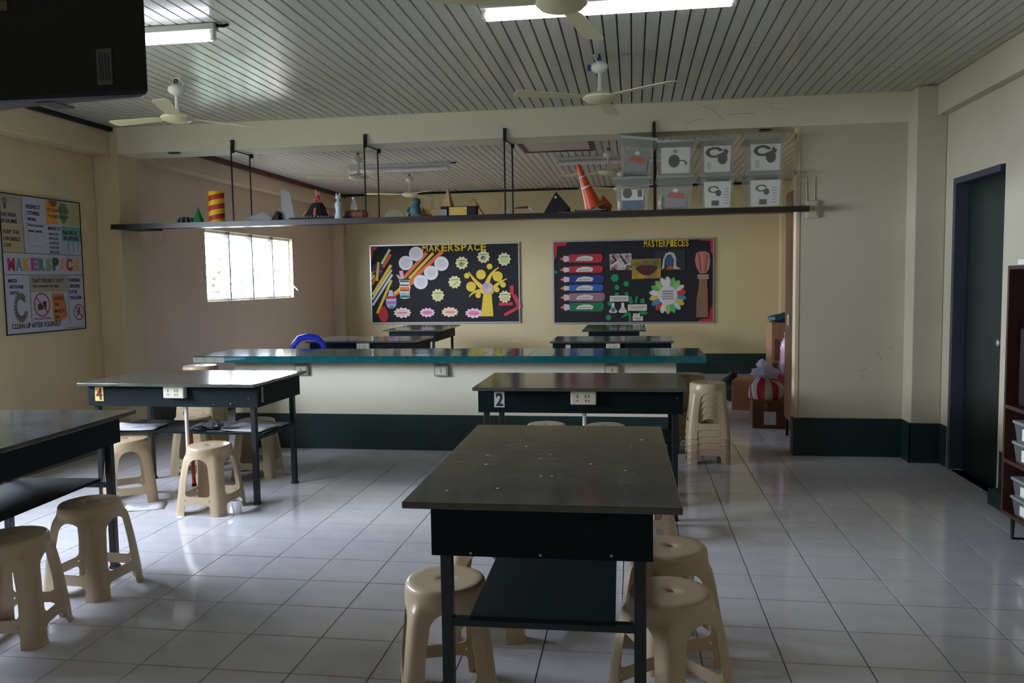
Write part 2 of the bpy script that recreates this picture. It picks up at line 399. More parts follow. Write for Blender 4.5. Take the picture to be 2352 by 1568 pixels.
# ------------------------------------------------------------------ work tables
TL_, TW_, TZ = 1.25, .79, .80
def make_table():
    t = thing('work_table', 'x', 'table')
    MB().box(-TL_/2, TL_/2, -TW_/2, TW_/2, TZ-.02, TZ).build('table_top', M_TOP, t, bevel=.003)
    a, b = TL_/2-.02, .315
    MB().box(-a, a, -b, -b+.02, .64, TZ-.02).build('apron', M_TGREEN, t)
    MB().box(-a, a, b-.02, b, .64, TZ-.02).build('apron', M_TGREEN, t)
    MB().box(-a, -a+.02, -b+.02, b-.02, .64, TZ-.02).build('apron', M_TGREEN, t)
    MB().box(a-.02, a, -b+.02, b-.02, .64, TZ-.02).build('apron', M_TGREEN, t)
    for sx in (-1, 1):
        for sy in (-1, 1):
            x, y = sx*(a-.045), sy*.28
            l = MB().box(x-.017, x+.017, y-.017, y+.017, .012, .66).build('leg', M_STEEL, t, bevel=.003)
            MB().box(x-.02, x+.02, y-.02, y+.02, 0, .014).build('foot_cap', M_BLACK, l)
    for sx in (-1, 1): x = sx*(a-.045); MB().box(x-.012, x+.012, -.263, .263, .418, .442).build('crossbar', M_STEEL, t)
    MB().box(-a+.02, a-.02, -.21, .21, .442, .456).build('lower_shelf', M_TGREEN, t)
    return t
M_SLOT = mat('grey_socket_slot', (96, 94, 86), .7)
def socket_box(t, x, z, y, name='power_outlet', w=.145, h=.082):
    s = MB().box(x-w/2, x+w/2, y-.045, y, z-h/2, z+h/2).build(name, M_OFFW, t, bevel=.006)
    for dx in (-.036, .012, .03):
        MB().box(x+dx-.0025, x+dx+.0025, y-.0465, y-.044, z, z+.018).build('socket_slot', M_SLOT, s)
        MB().box(x+dx-.003, x+dx+.003, y-.0465, y-.044, z-.022, z-.012).build('socket_slot', M_SLOT, s)
    return s
index_kids()
tables = [
 # x, y, rot, label
 (-2.975, 5.165, R(-1.5), 'dark green work table numbered 4, window glare across its top, in front of counter', '4'),
 (-.318, 5.06, R(0), 'dark green work table with white number 2 card, in front of counter by stacked stools', '2'),
 (-.27, 2.83, R(90.8), 'dark work table in the centre foreground, short end toward viewer, scuffed bare top', None),
 (-2.86, 3.10, R(93), 'dark work table cut off by the left frame edge, below the wall poster', None),
 (-2.93, 8.80, R(0), 'dark table behind left part of counter with outlet box, blue chair at its end', 'f'),
 (-2.90, 11.0, R(90), 'dark table with short end out, under the yellow tree board', None),
 (-.22, 8.66, R(0), 'dark table behind right part of counter, with outlet box on its apron', 'f'),
 (-.235, 10.75, R(90), 'dark table with short end out, directly under the masterpieces board', None),
]
proto = make_table(); index_kids(); TABS = []
for k, (x, y, rz, lab, num) in enumerate(tables):
    t = proto if k == 0 else copy_tree(proto)
    t.location = (x, y, 0); t.rotation_euler = (0, 0, rz); tag(t, lab, 'table', 'dark green work tables'); TABS.append(t)
M_CARD4 = mat('yellow_number_card', (214, 178, 96), .7); M_NUMR = mat('dark_red_numeral', (92, 22, 26), .7)
M_CARD2 = mat('white_number_card', (206, 204, 192), .7); M_NUMP = mat('purple_black_numeral', (38, 22, 44), .7)
t4, t2, tF, tL = TABS[:4]
for t, px, cm, nm, ch in ((t4, -.52, M_CARD4, M_NUMR, '4'), (t2, -.475, M_CARD2, M_NUMP, '2')):
    c = MB().box(px-.031, px+.031, -.3185, -.3155, .672, .766).build('number_card', cm, t)
    me = text_mesh(ch, nm, .044, .078, .001, .02); link('numeral', me, c, loc=(px-.022, -.3195, .68))
socket_box(t4, .045, .742, -.315); socket_box(t2, .03, .738, -.315, w=.15)
for t, x in ((t4, .07), (t2, .03)):
    cd = MB().cyl((x, -.26, .33), (x, -.26, .66), .012, 10).build('conduit_pipe', M_WPLAS, t, smooth=40)
    MB().cyl((x, -.26, .30), (x, -.26, .335), .016, 10).build('pipe_coupling', M_GREYP, cd, smooth=40)
for t in (TABS[4], TABS[6]): socket_box(t, .02, .735, -.315); MB().box(-.47, -.42, -.3185, -.3155, .70, .76).build('number_card', M_CARD2 if t is TABS[6] else M_CARD4, t)
MB().box(.6055, .6075, -.26, -.235, .665, .765).build('tape_strip', mat('peeling_green_tape', (120, 140, 124), .6), t4)
# screws on aprons
for t, pts in ((t4, [(.42, .665), (.545, .70), (.30, .66)]), (t2, [(.57, .735)])):
    for x, z in pts: MB().lathe([(0, 0), (.004, 0), (.004, .002)], 8, Matrix.Translation((x, -.316, z)) @ Matrix.Rotation(R(90), 4, 'X')).build('screw_head', M_ALU, t)
for dy, z in ((.20, .655), (-.2, .65), (.0, .65)):
    MB().lathe([(0, 0), (.004, 0), (.004, .002)], 8, Matrix.Translation((-.606, -dy, z)) @ Matrix.Rotation(R(-90), 4, 'Y')).build('screw_head', M_ALU, tF)
# specks of dried paint on the foreground table
for k in range(16):
    x, y = rng.uniform(-.5, .5), rng.uniform(-.32, .32); r = rng.uniform(.002, .0055)
    MB().lathe([(r, 0), (r*.8, .0006)], 8, Matrix.Translation((x, y, TZ)) @ Matrix.Diagonal((1, rng.uniform(.5, 1.6), 1, 1))).build('paint_speck', M_PAPER, tF)

# ------------------------------------------------------------------ plastic stools
SH = .42
def rad(a, z):
    s = max(0, (SH-.055-z)/(SH-.055))
    n = 2 + 2.6*min(1, s*1.25)
    A = .137 + .024*s + (.002 if z < SH-.03 else 0)
    c, d = abs(math.cos(a)), abs(math.sin(a))
    r = A/(c**n+d**n)**(1/n)
    da = ((a-PI/4+PI) % (PI/2)); da = min(da, PI/2-da)     # angle to the nearest leg centre
    k = max(0, min(1, (SH-.032-z)/.045)); k = k*k*(3-2*k)
    r += .015*k*math.exp(-(da/.19)**2)
    if z < .016: r += .004
    return r
ZA, ZS0, ZS1 = .352, .070, .118
def leg_w(z):
    w = R(16) + R(4)*max(0, (z-.2)/.13)
    if z > ZA-.05: t = (z-(ZA-.05))/.05; w += (R(45)-w)*(1-math.sqrt(max(0, 1-t*t)))
    for zz, sg in ((ZS1, 1), (ZS0, -1)):
        dd = (z-zz)*sg
        if 0 <= dd < .02: t = 1-dd/.02; w += R(7)*(1-math.sqrt(max(0, 1-t*t)))
    return min(w, R(45))
def grid_mesh(name, rows, m, thick=.004):
    vs = [p for r in rows for p in r]; n = len(rows[0]); fs = []
    for i in range(len(rows)-1):
        for k in range(n-1): a = i*n+k; fs.append((a, a+1, a+1+n, a+n))
    me = bpy.data.meshes.new(name); me.from_pydata(vs, [], fs); me.update(); me.materials.append(m)
    bm = bmesh.new(); bm.from_mesh(me); bmesh.ops.remove_doubles(bm, verts=bm.verts, dist=1e-5); bmesh.ops.recalc_face_normals(bm, faces=bm.faces)
    g = bmesh.ops.solidify(bm, geom=bm.faces[:], thickness=thick); bm.to_mesh(me); bm.free()
    for p in me.polygons: p.use_smooth = True
    me.set_sharp_from_angle(angle=R(45)); return me
def make_stool():
    t = thing('plastic_stool', 'x', 'stool')
    N = 80; rows = []
    hole = .014
    for r, z in ((hole, SH-.012), (hole, SH-.004), (hole+.004, SH-.0015), (.05, SH-.002), (.1, SH-.0015), (.122, SH), (.130, SH-.003), (.1355, SH-.010)):
        rows.append([(r*math.cos(2*PI*k/N), r*math.sin(2*PI*k/N), z) for k in range(N+1)])
    for z in (SH-.02, SH-.032, SH-.042, SH-.052, SH-.06, ZA):
        rows.append([(rad(2*PI*k/N, z)*math.cos(2*PI*k/N), rad(2*PI*k/N, z)*math.sin(2*PI*k/N), z) for k in range(N+1)])
    link('seat', grid_mesh('seat', rows, M_STOOL), t)
    zs = [0, .008, .016, .017, .04, .05, .058, .065, .070, .094, .118, .123, .130, .138, .17, .2, .23, .26, .285, .302, .315, .325, .335, .342, .347, .350, ZA]
    lm = []
    rows = []
    for z in zs:
        w = leg_w(z); row = []
        for k in range(13):
            a = PI/4 - w + 2*w*k/12; r = rad(a, z); row.append((r*math.cos(a), r*math.sin(a), z))
        rows.append(row)
    me = grid_mesh('leg', rows, M_STOOL)
    rows = []
    for z in (ZS0, .094, ZS1):
        w = leg_w(.094); row = []
        for k in range(9):
            a = PI/4+R(18) + (PI/2-R(36))*k/8; r = rad(a, z); row.append((r*math.cos(a), r*math.sin(a), z))
        rows.append(row)
    ms = grid_mesh('stretcher', rows, M_STOOL)
    for k in range(4):
        link('leg', me, t, rot=(0, 0, k*PI/2)); link('stretcher', ms, t, rot=(0, 0, k*PI/2))
    return t
stool0 = make_stool(); index_kids(); used = [0]
def stool(x, y, rz, label, group, z=0):
    s = stool0 if not used[0] else copy_tree(stool0); used[0] = 1
    s.location = (x, y, z); s.rotation_euler = (0, 0, R(rz)); tag(s, label, 'stool', group); return s
G4, G2, GF, GL = 'stools around table 4', 'stools around table 2', 'stools around the foreground table', 'stools along the left table'
stool(-2.665, 4.735, -3, 'cream plastic stool in front of table 4, beside the small white cup', G4)
stool(-3.335, 4.89, 38, 'cream plastic stool behind the left table corner, standing over a floor paper', G4)
stool(-2.80, 5.66, 10, 'cream plastic stool behind table 4, nearest the counter base', G4)
stool(-3.36, 5.75, 20, 'cream plastic stool behind table 4 beside its white conduit pipe', G4)
stool(-2.535, 3.41, -4, 'cream plastic stool in front of the left table, lit floor behind its legs', GL)
stool(-2.52, 2.905, 14, 'cream plastic stool cut by the left frame edge, closest to the viewer', GL)
stool(-.635, 2.625, 18, 'cream plastic stool tucked under left side of foreground table, close to viewer', GF)
stool(-.60, 3.20, 5, 'cream plastic stool under left side of foreground table, farther back', GF)
stool(.118, 2.60, 42, 'cream plastic stool at right of foreground table, nearest of the two', GF)
stool(.138, 3.05, 25, 'cream plastic stool at right of foreground table, behind the nearest one', GF)
stool(.055, 4.52, 8, 'cream plastic stool before table 2, mostly hidden by the foreground table', G2)
stool(.07, 5.20, 0, 'cream plastic stool in shade underneath the right end of table 2', G2)
stool(-.605, 5.61, 12, 'cream plastic stool behind table 2, left of its white pipe', G2)
stool(-.19, 5.59, -8, 'cream plastic stool behind table 2, right of its white pipe', G2)
ORD = ['bottom', 'second from bottom', 'third from bottom', 'fourth from bottom', 'fifth from bottom', 'sixth from bottom', 'seventh from bottom', 'eighth from bottom', 'ninth from bottom']
for k in range(5): stool(.575, 6.42, 0, 'cream plastic stool at right end of counter, %s of the front stack' % (ORD[k] if k < 4 else 'topmost'), 'front stool stack by the counter end', k*.05)
for k in range(6): stool(.47, 7.02, 3, 'cream plastic stool behind counter end, %s of the rear stack' % (ORD[k] if k < 5 else 'topmost'), 'rear stool stack by the counter end', k*.039)
for k in range(9): stool(-3.51, 6.15, 6, 'cream plastic stool at left end of counter, %s of the stack' % (ORD[k] if k < 8 else 'topmost'), 'stool stack at the counter left end', k*.0445)

# ------------------------------------------------------------------ counter with teal tiles
cx0, cx1, cy0, cy1, cz = -3.72, .565, 6.40, 7.14, .825
c = thing('counter', 'long masonry counter with teal tiled top, white body and dark green base', 'counter', (0, 0, 0))
MB().box(-3.46, .345, 6.62, 7.02, BH, cz-.055).build('counter_body', M_BEAM, c)
MB().box(-3.465, .35, 6.612, 7.025, 0, BH).build('base_band', M_BAND, c)
MB().box(cx0, cx1, cy0+.006, cy1-.006, cz-.055, cz-.006).build('counter_slab', M_CONC, c)
tt = MB().box(-.0985, .0985, -.0985, .0985, -.004, .004).mesh('tile', M_TEAL)
nx = int((cx1-cx0)/.2)
for i in range(nx+1):
    for j in range(4):
        x0 = cx1-.2*(i+1); w = .2
        y0 = cy0+j*.2; yw = min(.2, cy1-y0)
        if x0 < cx0-.001: w = .2-(cx0-x0); x0 = cx0
        o = link('tile', tt, c); o.location = (x0+w/2, y0+yw/2, cz-.004); o.scale = (w/.2, yw/.2, 1); o.rotation_euler = (rng.uniform(-.002, .002), rng.uniform(-.002, .002), 0)
et = MB().box(-.0985, .0985, -.003, .003, -.024, .024).mesh('edge_tile', M_TEAL)
for i in range(nx-1):
    o = link('edge_tile', et, c); o.location = (cx1-.2*i-.1, cy0+.003, cz-.031)
for j in range(3):
    o = link('edge_tile', et, c); o.location = (cx1-.003, cy0+.1+.2*j, cz-.031); o.rotation_euler = (0, 0, PI/2)
def wall_outlet(name, label, x, y, z, w=.125, h=.095, group=None):
    t = thing(name, label, 'outlet', (x, y, z), 0, group)
    MB().box(-w/2, w/2, -.035 if group else -.025, 0, -h/2, h/2).build('outlet_box', M_CONC if group else M_PALE, t, bevel=.008)
    MB().box(-w/2+.016, w/2-.016, -.039 if group else -.029, -.033 if group else -.024, -h/2+.014, h/2-.014).build('face_plate', M_OFFW if group else M_PALE, t, bevel=.003)
    MB().box(-.005, .005, -.041, -.036, -.012, .016).build('socket_slot', M_GREYP, t)
    return t
wall_outlet('wall_outlet', 'grey outlet box on counter front, just left of centre', -1.595, 6.62, .683, group='outlets on the counter front')
wall_outlet('wall_outlet', 'grey outlet box on counter front, above right edge of table 4', -2.83, 6.62, .688, group='outlets on the counter front')
wall_outlet('wall_outlet', 'grey outlet box on counter front, half hidden behind table 2', -.17, 6.62, .69, group='outlets on the counter front')
wo = wall_outlet('wall_outlet', 'cream outlet box on pale partition wall at shelf right end', 1.388, YB+.02, 1.95, .10, .135)
MB().tube([(-.04, -.004, .06), (-.045, -.004, .25), (-.10, -.004, .255)], .004, 6).build('cable', M_PALE, wo)
MB().tube([(0.02, -.004, .06), (.02, -.004, .26), (-.10, -.004, .262)], .003, 6).build('cable', M_PALE, wo)

# ------------------------------------------------------------------ hanging shelf
SZ = 1.968
sh = thing('hanging_shelf', 'long dark board shelf hung by iron rods under the beam', 'shelf', (0, 0, SZ))
MB().box(-4.50, 1.34, 6.52, 6.94, -.022, 0).build('shelf_board', M_WOODSH, sh, bevel=.002)
MB().box(-4.50, 1.34, 6.512, 6.52, -.044, .0).build('front_lip', M_WOODSH, sh)
MB().box(-4.50, -4.25, 6.56, 6.90, -.04, -.022).build('end_batten', M_BLACK, sh)
for x in (-3.40, -2.215, -1.03, .17):
    xr = x+.02
    f = MB().tube([(x, 6.60, -.01), (x, 6.60, .635), (x, 6.62, .655)], .0065, 7).build('hanger_rod', M_ROD, sh, smooth=50)
    MB().tube([(xr, 6.90, -.01), (xr, 6.90, .60), (xr, 6.93, .618)], .0065, 7).build('hanger_rod', M_ROD, sh, smooth=50)
    MB().tube([(x, 6.60, .612), (xr, 6.93, .612)], .006, 6).build('hanger_bar', M_ROD, sh)
    MB().box(x-.012, x+.012, 6.615, 6.639, .59, .70).build('anchor_plate', M_ROD, sh)
    MB().box(xr-.014, xr+.014, 6.92, 6.945, .59, .623).build('anchor_clip', M_ROD, sh)
struct('trim_5', MB().box(1.0, 1.08, 6.70, 6.78, 2.582, 2.592), M_BLACK); struct('trim_6', MB().box(-4.02, -3.92, 6.66, 6.70, 2.582, 2.592), M_BLACK)

def on_shelf(name, label, cat, x, y=6.72, rz=0, group=None): return thing(name, label, cat, (x, y, SZ), R(rz), group)
def cone_mb(r, h, n=20, lean=(0, 0)): return MB().lathe([(r, 0), (r*.5, h*.5), (.001, h)], n)
GM = 'student craft models on the hanging shelf'
# dark striped mound
t = on_shelf('paper_turtle', 'dark grey striped mound model at far left of shelf', 'model', -3.90, 6.70, 0, GM)
MB().lathe([(.085, 0), (.082, .02), (.065, .045), (.035, .06), (.001, .064)], 18).build('shell', M_BLKCARD, t, smooth=50)
for k in range(5): a = R(-150+30*k); MB().tube([(.086*math.cos(a), .086*math.sin(a), .01), (.072*math.cos(a), .072*math.sin(a), .045), (.035*math.cos(a), .035*math.sin(a), .063)], .005, 5).build('stripe', M_GREYP, t)
MB().lathe([(.028, 0), (.026, .03), (.014, .055), (.001, .06)], 12, Matrix.Translation((.085, 0, 0))).build('head', M_BLKCARD, t, smooth=50)
t = on_shelf('paper_cone', 'green paper cone next to the striped tube', 'model', -3.778, 6.69, 0, GM); cone_mb(.056, .150).build('cone', flatm((36, 128, 72)), t, smooth=40); MB().lathe([(.06, 0), (.06, .004)], 18).build('base_disc', flatm((30, 100, 60)), t)
t = on_shelf('paper_cone', 'black paper cone half hidden behind striped tube', 'model', -3.655, 6.80, 0, GM); cone_mb(.08, .16).build('cone', M_BLKCARD, t, smooth=40); MB().lathe([(.084, 0), (.084, .003)], 18).build('base_disc', M_BLKCARD, t)
t = on_shelf('striped_tube', 'tall cylinder with red and yellow spiral stripes', 'model', -3.585, 6.66, 0, GM)
MB().lathe([(.066, 0), (.067, .27), (.064, .27), (.062, .01)], 28, closed=True).build('tube_wall', spiral_mat(), t, smooth=40)
t = on_shelf('folded_paper', 'crumpled light grey folded paper lying beside striped tube', 'paper', -3.19, 6.70, 0)
t0 = t
MB().add([(-.15, 0, .04), (-.02, -.05, .0), (.16, -.03, .0), (.12, .1, .01), (-.03, .06, .10), (.02, -.02, .085)], [(0, 1, 5), (0, 5, 4), (1, 2, 5), (2, 3, 4, 5)]).build('sheet', M_GREYP, t)
MB().add([(.0, -.1, .0), (.19, -.09, .0), (.17, .02, .02), (.03, .0, .035)], [(0, 1, 2, 3)]).build('sheet', M_PAPER, t)
t = on_shelf('paper_wedge', 'small black paper wedge left of tall grey panel', 'model', -3.035, 6.66, 0, GM)
MB().slab([(-.05, 0), (.03, 0), (.03, .06), (.012, .085)], .05, -.03).build('wedge', M_BLKCARD, t); MB().box(-.05, .03, -.035, .055, 0, .003).build('base_card', M_BLKCARD, t)
t = on_shelf('paper_tower', 'tall plain grey card panel standing on shelf', 'model', -2.938, 6.68, 0, GM)
MB().slab([(-.06, 0), (.062, 0), (.02, .245), (-.035, .272), (-.062, .272)], .004, 0).build('front_panel', M_GREYP, t)
MB().add([(-.06, .004, 0), (-.06, .07, 0), (-.062, .06, .265), (-.062, .004, .272)], [(0, 1, 2, 3)]).build('side_panel', M_GREYP, t)
# volcano
t = on_shelf('volcano_model', 'black volcano model with red lava plume on black tray', 'model', -2.68, 6.70, 0, GM)
MB().box(-.205, .19, -.13, .13, 0, .02).build('tray', M_BLKCARD, t)
MB().lathe([(.125, .02), (.10, .06), (.07, .11), (.045, .15), (.035, .152)], 14).build('cone', M_BLKCARD, t)
mb = MB()
for k in range(26):
    a, r, z = rng.uniform(0, 6.3), rng.uniform(0, .035), rng.uniform(.14, .255); r *= 1.2-(z-.14)/.13
    mb.lathe([(.001, -.014), (.013, -.006), (.013, .006), (.001, .014)], 7, Matrix.Translation((r*math.cos(a), r*math.sin(a), z)))
mb.build('lava_plume', mat('red_foil_lava', (200, 30, 34), .5, col2=(224, 150, 138), scale=40), t, smooth=60)
for a, z0, ln in ((-80, .04, .06), (200, .03, .05), (-10, .03, .06)):
    a = R(a); MB().tube([(.123*math.cos(a), .123*math.sin(a), z0), (.088*math.cos(a), .088*math.sin(a), z0+ln)], [.014, .01], 6).build('lava_stream', flatm((214, 108, 92)), t)
mb = MB()
for k in range(30): a = 2*PI*k/30; mb.lathe([(.014, 0), (.01, .012), (.001, .016)], 6, Matrix.Translation((.15*math.cos(a), .11*math.sin(a), .019)))
tag(mb.build('green_shrubbery', mat('pale_green_foam', (120, 168, 136), .8, var=.4, scale=40), t), kind='stuff')
# figurine
t = on_shelf('figurine', 'small pale white figurine standing right of the volcano', 'figurine', -2.545, 6.60, 0, GM)
t.location.x = -2.455
MB().lathe([(.04, 0), (.036, .012), (.026, .05), (.024, .075), (.032, .11), (.028, .135), (.012, .152), (.01, .165)], 14).build('body', mat('pale_glaze', (196, 208, 214), .35), t, smooth=50)
MB().lathe([(.001, .16), (.018, .168), (.024, .182), (.020, .197), (.001, .205)], 12).build('head', MATS['pale_glaze'], t, smooth=50)
for s_ in (-1, 1): MB().lathe([(.008, .0), (.006, .018), (.001, .024)], 7, Matrix.Translation((s_*.014, 0, .196))).build('ear', MATS['pale_glaze'], t)
t = on_shelf('plastic_bottle', 'thin clear plastic bottle between figurine and brown roll', 'bottle', -2.40, 6.83, 0)
MB().lathe([(.03, 0), (.032, .12), (.02, .16), (.012, .17), (.012, .19)], 14).build('bottle_body', M_CLEAR, t, smooth=50); MB().lathe([(.014, .188), (.014, .205)], 12).build('cap', M_WPLAS, t)
# brown roll lying
t = on_shelf('paper_rocket', 'brown and orange striped roll lying on its side', 'model', -2.335, 6.70, -4, GM)
rot = Matrix.Translation((0, 0, .042)) @ Matrix.Rotation(R(90), 4, 'Y')
for a, b, cc in ((-.09, -.055, (132, 70, 34)), (-.055, -.02, (92, 82, 78)), (-.02, .01, (150, 72, 36)), (.01, .075, (98, 72, 56))):
    MB().lathe([(.041, a), (.040, b)], 20, rot).build('roll_band', flatm(cc), t, smooth=40)
MB().lathe([(.034, .075), (.02, .10), (.001, .108)], 16, rot).build('nose_cone', flatm((196, 78, 36)), t, smooth=40)
MB().lathe([(.028, -.125), (.032, -.09)], 14, rot).build('tail', flatm((128, 84, 60)), t, smooth=40)
# clear dome
t = on_shelf('plastic_dome', 'clear crumpled plastic dome between rods', 'container', -2.005, 6.70, 0)
MB().lathe([(.075, 0), (.072, .025), (.055, .06), (.03, .078), (.001, .08)], 16).build('dome', M_CLEAR, t, smooth=60); MB().box(-.06, .05, -.04, .04, 0, .008).build('base_card', M_CARD, t)
# teal figure
t = on_shelf('clay_dragon', 'teal blue clay creature with golden spiked fan behind it', 'model', -1.815, 6.70, 0, GM)
M_TEALC = mat('mottled_teal_clay', (92, 132, 126), .6, col2=(48, 84, 92), scale=30)
MB().lathe([(.052, 0), (.056, .03), (.05, .07), (.038, .11), (.03, .125)], 16).build('body', M_TEALC, t, smooth=60)
MB().lathe([(.001, .10), (.03, .108), (.04, .13), (.034, .155), (.001, .168)], 16, Matrix.Translation((.012, -.01, 0))).build('head', mat('slate_blue_clay', (72, 100, 112), .6, var=.3, scale=30), t, smooth=60)
MB().lathe([(.07, 0), (.06, .022), (.001, .03)], 14, Matrix.Translation((.04, -.02, 0))).build('foot', M_TEALC, t, smooth=60)
MB().tube([(-.045, -.02, .09), (-.062, -.04, .05), (-.04, -.055, .02)], .012, 7).build('arm', M_TEALC, t, smooth=60)
pts = [(.06, 0)]
for k in range(6): a = R(90-22*k); pts += [(.06+.062*math.cos(a+R(8)), .062*math.sin(a+R(8))*1.05), (.06+.088*math.cos(a-R(3)), .088*math.sin(a-R(3))*1.05)]
pts += [(.125, 0)]
MB().slab(pts, .03, .022).build('spiked_fan', flatm((164, 120, 32)), t)
t = on_shelf('paper_scrap', 'small dark curled paper scrap beside the castle', 'paper', -1.66, 6.66, 0)
MB().add([(-.06, -.03, .022), (0, -.02, .008), (.07, -.02, .001), (.07, .03, .001), (0, .03, .008), (-.06, .03, .022)], [(0, 1, 4, 5), (1, 2, 3, 4)]).build('sheet', M_BLKCARD, t)
# castle
t = on_shelf('cardboard_castle', 'cardboard castle model with tan spires and black box walls', 'model', -1.42, 6.72, 0, GM)
M_TAN = mat('tan_card', (176, 140, 96), .75, var=.2, scale=18)
MB().box(-.165, -.115, -.06, .0, 0, .062).build('gate_tower', M_GREYP, t)
MB().box(-.165, -.11, -.06, .02, .062, .088).build('tower_cap', M_BLKCARD, t)
MB().lathe([(.056, .088), (.03, .17), (.001, .25)], 4, Matrix.Translation((-.115, 0, 0)) @ Matrix.Rotation(R(30), 4, 'Z')).build('spire', M_TAN, t)
MB().box(-.115, .13, -.05, .06, 0, .086).build('wall_block', M_BLKCARD, t)
MB().box(-.095, .055, -.054, -.05, .012, .08).build('yellow_panel', flatm((214, 180, 96)), t)
MB().lathe([(.065, .086), (.001, .168)], 4, Matrix.Translation((.10, .01, 0)) @ Matrix.Rotation(R(45), 4, 'Z')).build('spire', M_TAN, t)
MB().add([(.13, -.05, .10), (.13, .06, .10), (.20, .06, .0), (.20, -.05, .0)], [(0, 1, 2, 3)]).build('ramp', M_TAN, t)
# white crumpled sheets
t = on_shelf('folded_paper', 'crumpled whitish folded sheets lying between castle and black triangle', 'paper', -.965, 6.68, 0)
MB().add([(-.17, -.02, .0), (-.05, -.06, .01), (-.01, -.04, .065), (-.05, .08, .055)], [(0, 1, 2, 3)]).build('sheet', M_GREYP, t)
MB().add([(-.06, -.08, .0), (.02, -.05, .06), (.12, -.03, .072), (.17, -.07, .02), (.20, .06, .0), (.10, .08, .06), (0, .06, .06)], [(0, 1, 6), (1, 2, 5, 6), (2, 3, 4, 5)]).build('sheet', M_PAPER, t)
# black triangle
t = on_shelf('folder_tent', 'black folded card standing as a triangle with white dot', 'model', -.62, 6.68, 4, GM)
MB().add([(-.105, -.05, .0), (-.0, -.0, .185), (.115, -.05, .045), (.05, -.06, .0), (-.09, .05, .0), (.12, .06, .0)], [(0, 3, 2, 1), (1, 4, 0), (1, 2, 5, 4)]).build('folded_sheet', M_BLKCARD, t)
MB().lathe([(.01, 0), (.008, .002)], 12, Matrix.Translation((-.003, -.022, .135)) @ Matrix.Rotation(R(75), 4, 'X')).build('dot_sticker', M_PAPER, t)
for k, (x, z, w, rz, lab) in enumerate([(-.43, 0, .36, 2, 'flat black folder lying under the orange cone, lower one'), (-.32, .012, .26, -5, 'flat black folder lying under the orange cone, upper one')]):
    t = on_shelf('flat_folder', lab, 'folder', x, 6.69, rz, 'folders under the cone'); t.location.z = SZ+z
    MB().box(-w/2, w/2, -.13, .13, 0, .009).build('cover', M_BLKCARD, t); MB().box(-w/2+.004, w/2-.006, -.126, .126, .0015, .0075).build('pages', M_GREYP, t)
    MB().box(-w/2+.01, w/2-.01, -.132, -.13, .002, .006).build('spine_label', M_GREYP, t)
# traffic cone, leaning
t = on_shelf('traffic_cone', 'orange traffic cone with two white bands leaning on the shelf', 'cone', -.315, 6.70, 0)
t.location.z = SZ+.052; t.rotation_euler = (R(6), R(-20), 0)
M_OR = mat('orange_cone_plastic', (214, 78, 36), .45, var=.08, scale=6)
H_ = .37
def cr(z): return .075-.062*(z/H_)**.8
MB().lathe([(cr(z), z) for z in (0, .04, .10, .165)], 28).build('cone_body', M_OR, t, smooth=40)
MB().lathe([(cr(.165)+.001, .165), (cr(.18)+.001, .18)], 28).build('reflective_band', M_PAPER, t, smooth=40)
MB().lathe([(cr(z), z) for z in (.18, .22, .255)], 28).build('cone_body', M_OR, t, smooth=40)
MB().lathe([(cr(.255)+.001, .255), (cr(.266)+.001, .266)], 28).build('reflective_band', M_PAPER, t, smooth=40)
MB().lathe([(cr(z), z) for z in (.266, .31, .35)]+[(.009, .367), (.001, .37)], 28).build('cone_body', M_OR, t, smooth=40)
MB().box(-.085, .085, -.085, .085, -.012, 0.002, Matrix.Rotation(R(35), 4, 'Z')).build('base_plate', mat('orange_base_rubber', (206, 104, 28), .55), t, bevel=.004)
t = on_shelf('orange_flap', 'orange square rubber flap standing behind the traffic cone', 'flap', -.225, 6.80, 0)
t.location.z = SZ+.021
MB().slab([(-.055, .03), (.045, .0), (.06, .05), (-.02, .14)], .012, 0).build('flap_panel', MATS['orange_base_rubber'], t); MB().box(-.05, .06, .0, .02, 0.0, .006).build('flap_edge', MATS['orange_base_rubber'], t)

